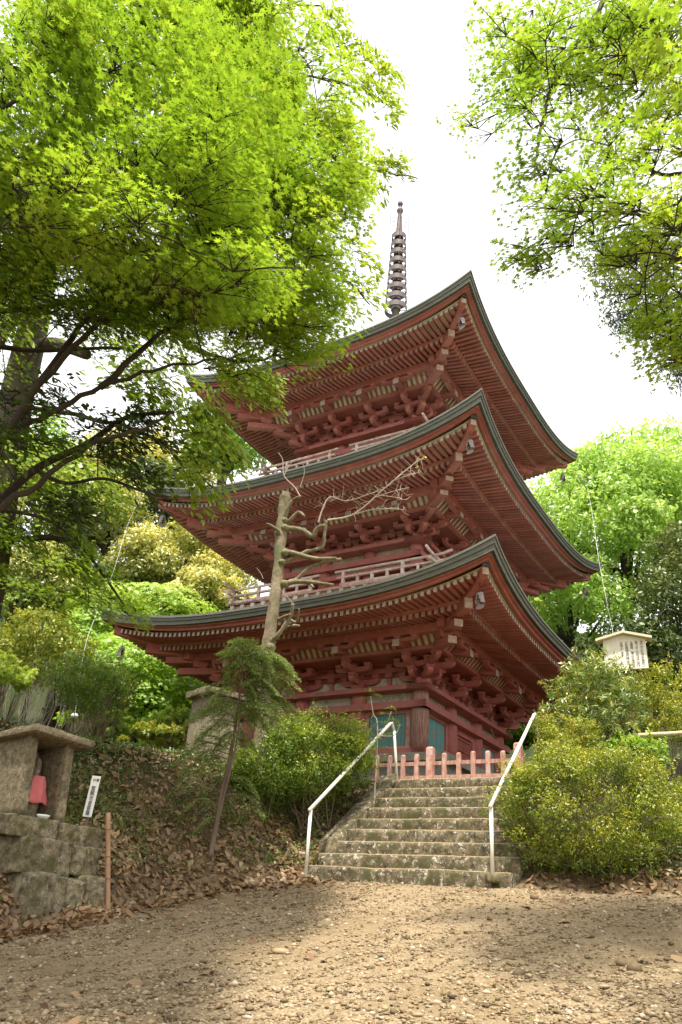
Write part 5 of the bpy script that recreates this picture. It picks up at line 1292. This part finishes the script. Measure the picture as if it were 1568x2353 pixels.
shrub('shrub', 'thin twiggy shrub with russet tips right of the notice board post', 1530, 1620, 14.0, (.95, .7, .85), 'azalea_olive', 14000, .045, 'oval', 60, .55, .3, 16, shell=.4, low=-.95, stemr=.006)
shrub('shrub', 'low pale leaved plants under the bamboo rail', 1450, 1735, 12.6, (.95, .5, .36), 'lime', 2200, .07, 'oval', 30, .35, .2, 6, low=-.9, stemr=.005)
shrub('shrub', 'twiggy fine leaved shrub behind the top of the right handrail', 1300, 1700, 12.4, (.6, .5, .4), 'azalea_olive', 7000, .035, 'oval', 30, .5, .2, 12, shell=.4, low=-.9, stemr=.005)
shrub('shrub', 'dark fine leaved shrub on the bank above the stone shrine', 190, 1580, 13.6, (.85, .7, .62), 'azalea', 17000, .055, 'narrow', 50, .1, .15, 16, shell=.35, low=-.9, stemr=.006)
shrub('shrub', 'yellow leaved shrub with grey twigs left of the cable', 95, 1500, 17.5, (1.3, 1.1, .95), 'gold', 11000, .075, 'oval', 60, .3, .3, 16, shell=.3, bark='twig', low=-.9, stemr=.006)
shrub('shrub', 'small bright lime shrub at the left edge above the shrine roof', 15, 1560, 14.5, (.5, .5, .35), 'lime', 1800, .08, 'maple5', 16, .7, .2, 10)
shrub('shrub', 'golden shrub lit by the sun behind the dark fine leaved one', 235, 1600, 19, (.9, .8, .6), 'gold', 4000, .09, 'oval', 24, .3, .3, 20)
for lab, px, py, Y, R, t_ in (('low yellow green maple at the terrace edge left of the monument', 370, 1700, 18.5, (1.2, .9, .35), .85), ('low green maple shrub behind the yellow green one', 280, 1680, 20, (1.1, .9, .45), .5), ('low green maple shrub touching the monument', 415, 1670, 20.5, (.8, .8, .4), .45)):
    shrub('low_maple', lab, px, py, Y, R, 'gold' if t_ > .8 else 'lime', 4500, .075, 'maple5', 24, .35 if t_ > .8 else .5, .3, 10, group='low maples along the terrace edge', flat=.5)
# rhododendron seedling by the handrail
b5 = P(864, 1735, 13.75); b5[2] = float(H(b5[0], b5[1])); rs = Plant('rhododendron_sapling', 'thin rhododendron seedling with leaf whorls behind the left handrail', 'plant', b5)
yq = b5[1]
rs.limb([b5 - [0, 0, .1], P(868, 1680, yq), P(858, 1640, yq), P(852, 1600, yq)], .014, .006, 'twig', 'stem', 6); rs.limb([P(866, 1680, yq), P(885, 1670, yq), P(900, 1635, yq)], .01, .005, 'twig', 'stem', 6); rs.limb([P(868, 1690, yq), P(905, 1690, yq), P(920, 1665, yq)], .01, .005, 'twig', 'stem', 6)
for px, py in ((850, 1588), (838, 1606), (866, 1598), (885, 1640), (900, 1628), (905, 1655), (880, 1662), (890, 1690), (868, 1700), (878, 1720), (915, 1665)):
    c = P(px, py, yq - .02); n_ = 9; a = np.linspace(0, 2 * math.pi, n_, False) + RNG.random(); tip = np.stack([np.cos(a), np.sin(a), np.full(n_, .25)], -1) + RNG.normal(0, .15, (n_, 3))
    rs.add(c + tip * .065, np.array([0, 0, 1.]) + tip * .2 + RNG.normal(0, .2, (n_, 3)), .14, 'narrow', 'rhodo', .5 + RNG.normal(0, .15, n_), tip)
rs.done()
# young cypress
b6 = hit(482, 1968); cy = Plant('cypress_sapling', 'young leaning cypress with feathery sprays on the leafy bank', 'tree', b6); yc = b6[1]
st_ = [b6 - [0, 0, .12]] + [P(a, b_, yc + d) for a, b_, d in ((498, 1890, 0), (512, 1820, 0), (528, 1745, 0), (540, 1680, 0), (548, 1620, 0), (556, 1560, 0), (566, 1510, 0))]
cy.limb(st_, .042, .010, 'bark_red', 'trunk', 10)
cy.limb([P(497, 1900, yc), P(522, 1800, yc - .05), P(545, 1700, yc - .1), P(556, 1600, yc - .1)], .026, .008, 'bark_red', 'branch', 7)
def frond(a, b_, sp_=.20, dens=48):
    """flat feathery spray from a to b_"""
    a = np.array(a); b_ = np.array(b_); pts = bez([a, (a + b_) / 2 + [0, 0, .22 * np.linalg.norm(b_ - a)], b_], 8)
    cy.tube(pts, np.linspace(.009, .003, len(pts)), 'bark_red', 'twig', 4, False)
    ax = unit(b_ - a); sd = unit(np.cross(ax, unit(np.array([0, 0, 1.]) + RNG.normal(0, .6, 3)))); Ln = np.linalg.norm(b_ - a); n_ = int(dens * Ln / .1)
    t_ = .15 + .85 * RNG.random(n_); base = np.array(pts)[np.minimum((t_ * (len(pts) - 1)).astype(int), len(pts) - 1)] + ax * RNG.normal(0, .02, (n_, 1))
    sgn = RNG.choice([-1, 1], n_); q_ = RNG.random(n_) * sp_ * (1.15 - t_) * 1.3
    p = base + sd * (sgn * q_)[:, None] + ax * (q_ * .7)[:, None]; p[:, 2] -= q_ * .5 + RNG.random(n_) * .02
    tip = ax + sd * sgn[:, None] * .8 + RNG.normal(0, .2, (n_, 3)); tip[:, 2] -= .5
    cy.add(p, np.array([0, 0, 1.]) + RNG.normal(0, .5, (n_, 3)), .06, 'narrow', 'cypress', .6 + RNG.normal(0, .16, n_), tip)
TR = [np.array(q_) for q_ in cy.nodes]
for px, py in ((500, 1505), (520, 1480), (545, 1470), (575, 1480), (600, 1500), (640, 1520), (690, 1555), (680, 1590), (650, 1600), (610, 1560), (640, 1640), (590, 1610), (560, 1650), (470, 1600), (440, 1660), (450, 1700), (400, 1745), (430, 1780), (500, 1720), (610, 1680), (700, 1650), (660, 1680), (520, 1560), (540, 1530), (590, 1540), (630, 1570), (575, 1720), (480, 1640), (665, 1540), (600, 1640)):
    for rep in range(3):
        e_ = P(px + RNG.normal(0, 10), py + RNG.normal(0, 8), yc + RNG.uniform(-.5, .3)); cand = [q_ for q_ in TR if q_[2] > e_[2] + .02 and q_[2] > b6[2] + 1.2]
        s_ = min(cand or TR, key=lambda q_: np.linalg.norm(q_ - e_) + 1.5 * abs(q_[2] - e_[2] - .28))
        frond(s_, e_)
for px, py, sx, sy in ((420, 1860, 505, 1850), (380, 1830, 512, 1820), (440, 1920, 500, 1880), (595, 1830, 520, 1790), (610, 1880, 510, 1830)):
    frond(P(sx, sy, yc), P(px, py, yc - .25), .14, 44)
cy.done()

# ------------------------------------------------------------------ lightning cables
def cable(lab, pts, r=.0052):
    o_ = np.array(pts[-1]); mb = MB(); mb.tube([np.array(q_) - o_ for q_ in bez(pts, 8)], r, 6); o = mb.build('lightning_cable', M['steel'], None, True); o.location = tuple(o_); return tag(o, lab, 'cable', 'lightning conductor cables')
tl = np.array(pw(-4.80, -4.80, 10.15)); gl = P(172, 1645, 14.6); 
cable('thin pale lightning cable slanting past the left roof tips to the ground', [tl, P(300, 1190, 18.2), P(262, 1310, 17.3), P(228, 1395, 16.6), P(195, 1490, 15.6), gl])
gz = float(H(gl[0], gl[1])); an = empty('cable_anchor', 'small post with a white insulator holding the left lightning cable', 'post', (gl[0], gl[1], gz))
MB().tube([(0, 0, -.1), (0, 0, float(gl[2]) - gz - .03)], .03, 8).build('stake', M['bark_grey'], an); MB().lathe([(.02, float(gl[2]) - gz - .05), (.06, float(gl[2]) - gz - .03), (.07, float(gl[2]) - gz + .01), (.03, float(gl[2]) - gz + .05)], 12).build('insulator', M['ceramic'], an, True)
tr_ = np.array(pw(4.46, 4.46, 13.9)); gr = P(1412, 1480, 15.5); gr2 = gr.copy(); gr2[2] = float(H(gr[0], gr[1])) - .05
cable('thin pale lightning cable running down from the right tip of the topmost roof', [tr_, P(1352, 1130, 21.5), P(1377, 1290, 19), P(1398, 1400, 17), gr, gr2])

# ------------------------------------------------------------------ loose ground cover
def ground_pts(n, test, box):
    out = []
    while sum(len(o) for o in out) < n:
        x = RNG.uniform(box[0], box[1], n * 2); y = RNG.uniform(box[2], box[3], n * 2); k = test(x, y); out.append(np.stack([x[k], y[k]], -1))
    q_ = np.concatenate(out)[:n]; return q_, H(q_[:, 0], q_[:, 1])
def gnorm(q_):
    e_ = .05; return unit(np.stack([-(H(q_[:, 0] + e_, q_[:, 1]) - H(q_[:, 0] - e_, q_[:, 1])) / (2 * e_), -(H(q_[:, 0], q_[:, 1] + e_) - H(q_[:, 0], q_[:, 1] - e_)) / (2 * e_), np.ones(len(q_))], -1))
def in_stairs(x, y):
    s, v = sv(x, y); return (v > -6.78) & (v < -3.6) & (s > S0 - .02)
def on_view(x, y): return (y > 3.5) & (np.abs(x - .05 * y) < .62 * y + .6)
# dry leaves on the bank, thinning on to the path
def tl_(x, y):
    s, v = sv(x, y); d = bankd(x, y); vl = -7.45 + .75 * sst((s - 8.5) / 1.8)
    pr = np.where(v < -5.2, np.clip(1.15 - np.maximum(v - vl, 0) / .85, 0, 1) ** 2 * np.where(d > 1.0, .50, .9), np.clip(.55 - .3 * d, .05, .5) * (d > 0)) + .004
    patch = .55 + .45 * wob(x, y, 1.9, 5)
    return on_view(x, y) & ~in_stairs(x, y) & (RNG.random(len(x)) < pr * np.clip(patch + .35, .15, 1))
q_, z_ = ground_pts(15500, tl_, (-6.5, 7.5, 4, 16))
nn = gnorm(q_)
fl = leaves('fallen_leaves', np.stack([q_[:, 0], q_[:, 1], z_ + RNG.uniform(.006, .05, len(z_))], -1), nn + RNG.normal(0, .38, (len(q_), 3)), RNG.uniform(.06, .155, len(q_)), 'oval', L['litter'], None, RNG.beta(2.2, 2.2, len(q_)), None, .55)
tag(fl, 'curled dry brown leaves covering the banks and the edge of the path', 'leaves', None, 'stuff')
# small green plants on the bank
def tg_(x, y):
    s, v = sv(x, y); d = bankd(x, y)
    return on_view(x, y) & ~in_stairs(x, y) & (d > .25) & (RNG.random(len(x)) < np.clip(.15 + .4 * wob(x, y, 1.5, 9) + .5 * (d > .9), .03, 1))
q_, z_ = ground_pts(8500, tg_, (-6.5, 7.5, 7, 16.5)); rep = np.repeat(np.arange(len(q_)), 11)
off = RNG.normal(0, .07, (len(rep), 2)); qq = q_[rep] + off; zz = H(qq[:, 0], qq[:, 1]) + RNG.uniform(.01, .12, len(rep))
iv = leaves('undergrowth', np.stack([qq[:, 0], qq[:, 1], zz], -1), np.array([0, -.2, 1.]) + RNG.normal(0, .5, (len(qq), 3)), RNG.uniform(.025, .06, len(qq)), 'oval', L['ivy'], None, RNG.random(len(qq)), None)
tag(iv, 'small ivy like ground plants among the dry leaves on the banks', 'undergrowth', None, 'stuff')
q_, z_ = ground_pts(900, lambda x, y: tg_(x, y) | (on_view(x, y) & ~in_stairs(x, y) & (RNG.random(len(x)) < .03)), (-6.5, 7.5, 5, 16.5)); rep = np.repeat(np.arange(len(q_)), 16)
qq = q_[rep] + RNG.normal(0, .035, (len(rep), 2)); tip = np.concatenate([RNG.normal(0, .45, (len(rep), 2)), np.ones((len(rep), 1))], 1)
gr_ = leaves('grass', np.stack([qq[:, 0], qq[:, 1], H(qq[:, 0], qq[:, 1]) - .01], -1), np.concatenate([RNG.normal(0, 1, (len(rep), 2)), np.full((len(rep), 1), .2)], 1), RNG.uniform(.06, .2, len(rep)) * np.where(bankd(qq[:, 0], qq[:, 1]) > .2, 1, .35), 'blade', L['grass'], None, RNG.random(len(rep)), tip, 0)
tag(gr_, 'sparse tufts of thin grass on the banks and path', 'grass', None, 'stuff')
# gravel
ico = bmesh.new(); bmesh.ops.create_icosphere(ico, subdivisions=1, radius=1.0); ico.verts.ensure_lookup_table()
IV = np.array([v.co[:] for v in ico.verts]); IF = np.array([[v.index for v in f.verts] for f in ico.faces]); ico.free()
def tp_(x, y):
    d = bankd(x, y); return on_view(x, y) & ~in_stairs(x, y) & (d < .06) & (RNG.random(len(x)) < np.clip(.35 + .65 * sst((7.6 - y) / 3.2) + .25 * wob(x, y, 1.6, 3), .12, 1) * np.where(d > 0, .3, 1))
q_, z_ = ground_pts(60000, tp_, (-5.5, 7.0, 3.6, 13)); N = len(q_)
size = np.clip(RNG.lognormal(-4.85, .48, N), .004, .03) * np.where(q_[:, 1] > 6.6, 1.0, 1.1)
big_ = RNG.random(N) < .004; size[big_] *= RNG.uniform(1.5, 2.4, big_.sum())
def rotm(n):
    a = RNG.uniform(0, 2 * np.pi, n); c, s_ = np.cos(a), np.sin(a); z = np.zeros(n); o = np.ones(n)
    return np.stack([np.stack([c, -s_, z], -1), np.stack([s_, c, z], -1), np.stack([z, z, o], -1)], 1)
V = IV[None] * (1 + RNG.normal(0, .22, (N, len(IV), 1))) * np.stack([RNG.uniform(.9, 1.5, N), RNG.uniform(.7, 1.1, N), RNG.uniform(.4, .75, N)], -1)[:, None, :] * size[:, None, None]
V = np.einsum('nij,nkj->nki', rotm(N), V) + np.stack([q_[:, 0], q_[:, 1], z_ + size * .22], -1)[:, None, :]
loops = (np.arange(N)[:, None, None] * len(IV) + IF[None]).ravel()
gv = np_mesh('gravel', V.reshape(-1, 3), loops, np.arange(N * len(IF)) * 3, L['pebble'], None, np.repeat(np.clip(RNG.beta(2.6, 2.4, N), 0, 1), len(IF)), False)
tag(gv, 'loose tan and grey gravel scattered over the path', 'gravel', None, 'stuff')
# scattered bits of leaf and bark on the path
q_, z_ = ground_pts(700, lambda x, y: on_view(x, y) & ~in_stairs(x, y) & (bankd(x, y) < .05) & (RNG.random(len(x)) < .4 + .5 * wob(x, y, 1.2, 7)), (-5.5, 7.0, 4.2, 13))
lb_ = leaves('leaf_litter', np.stack([q_[:, 0], q_[:, 1], z_ + RNG.uniform(.008, .02, len(z_))], -1), gnorm(q_) + RNG.normal(0, .25, (len(q_), 3)), RNG.uniform(.018, .06, len(q_)), 'oval', L['litter'], None, RNG.beta(1.6, 2.6, len(q_)), None, .4)
tag(lb_, 'small brown scraps of leaf lying on the gravel path', 'leaves', None, 'stuff')
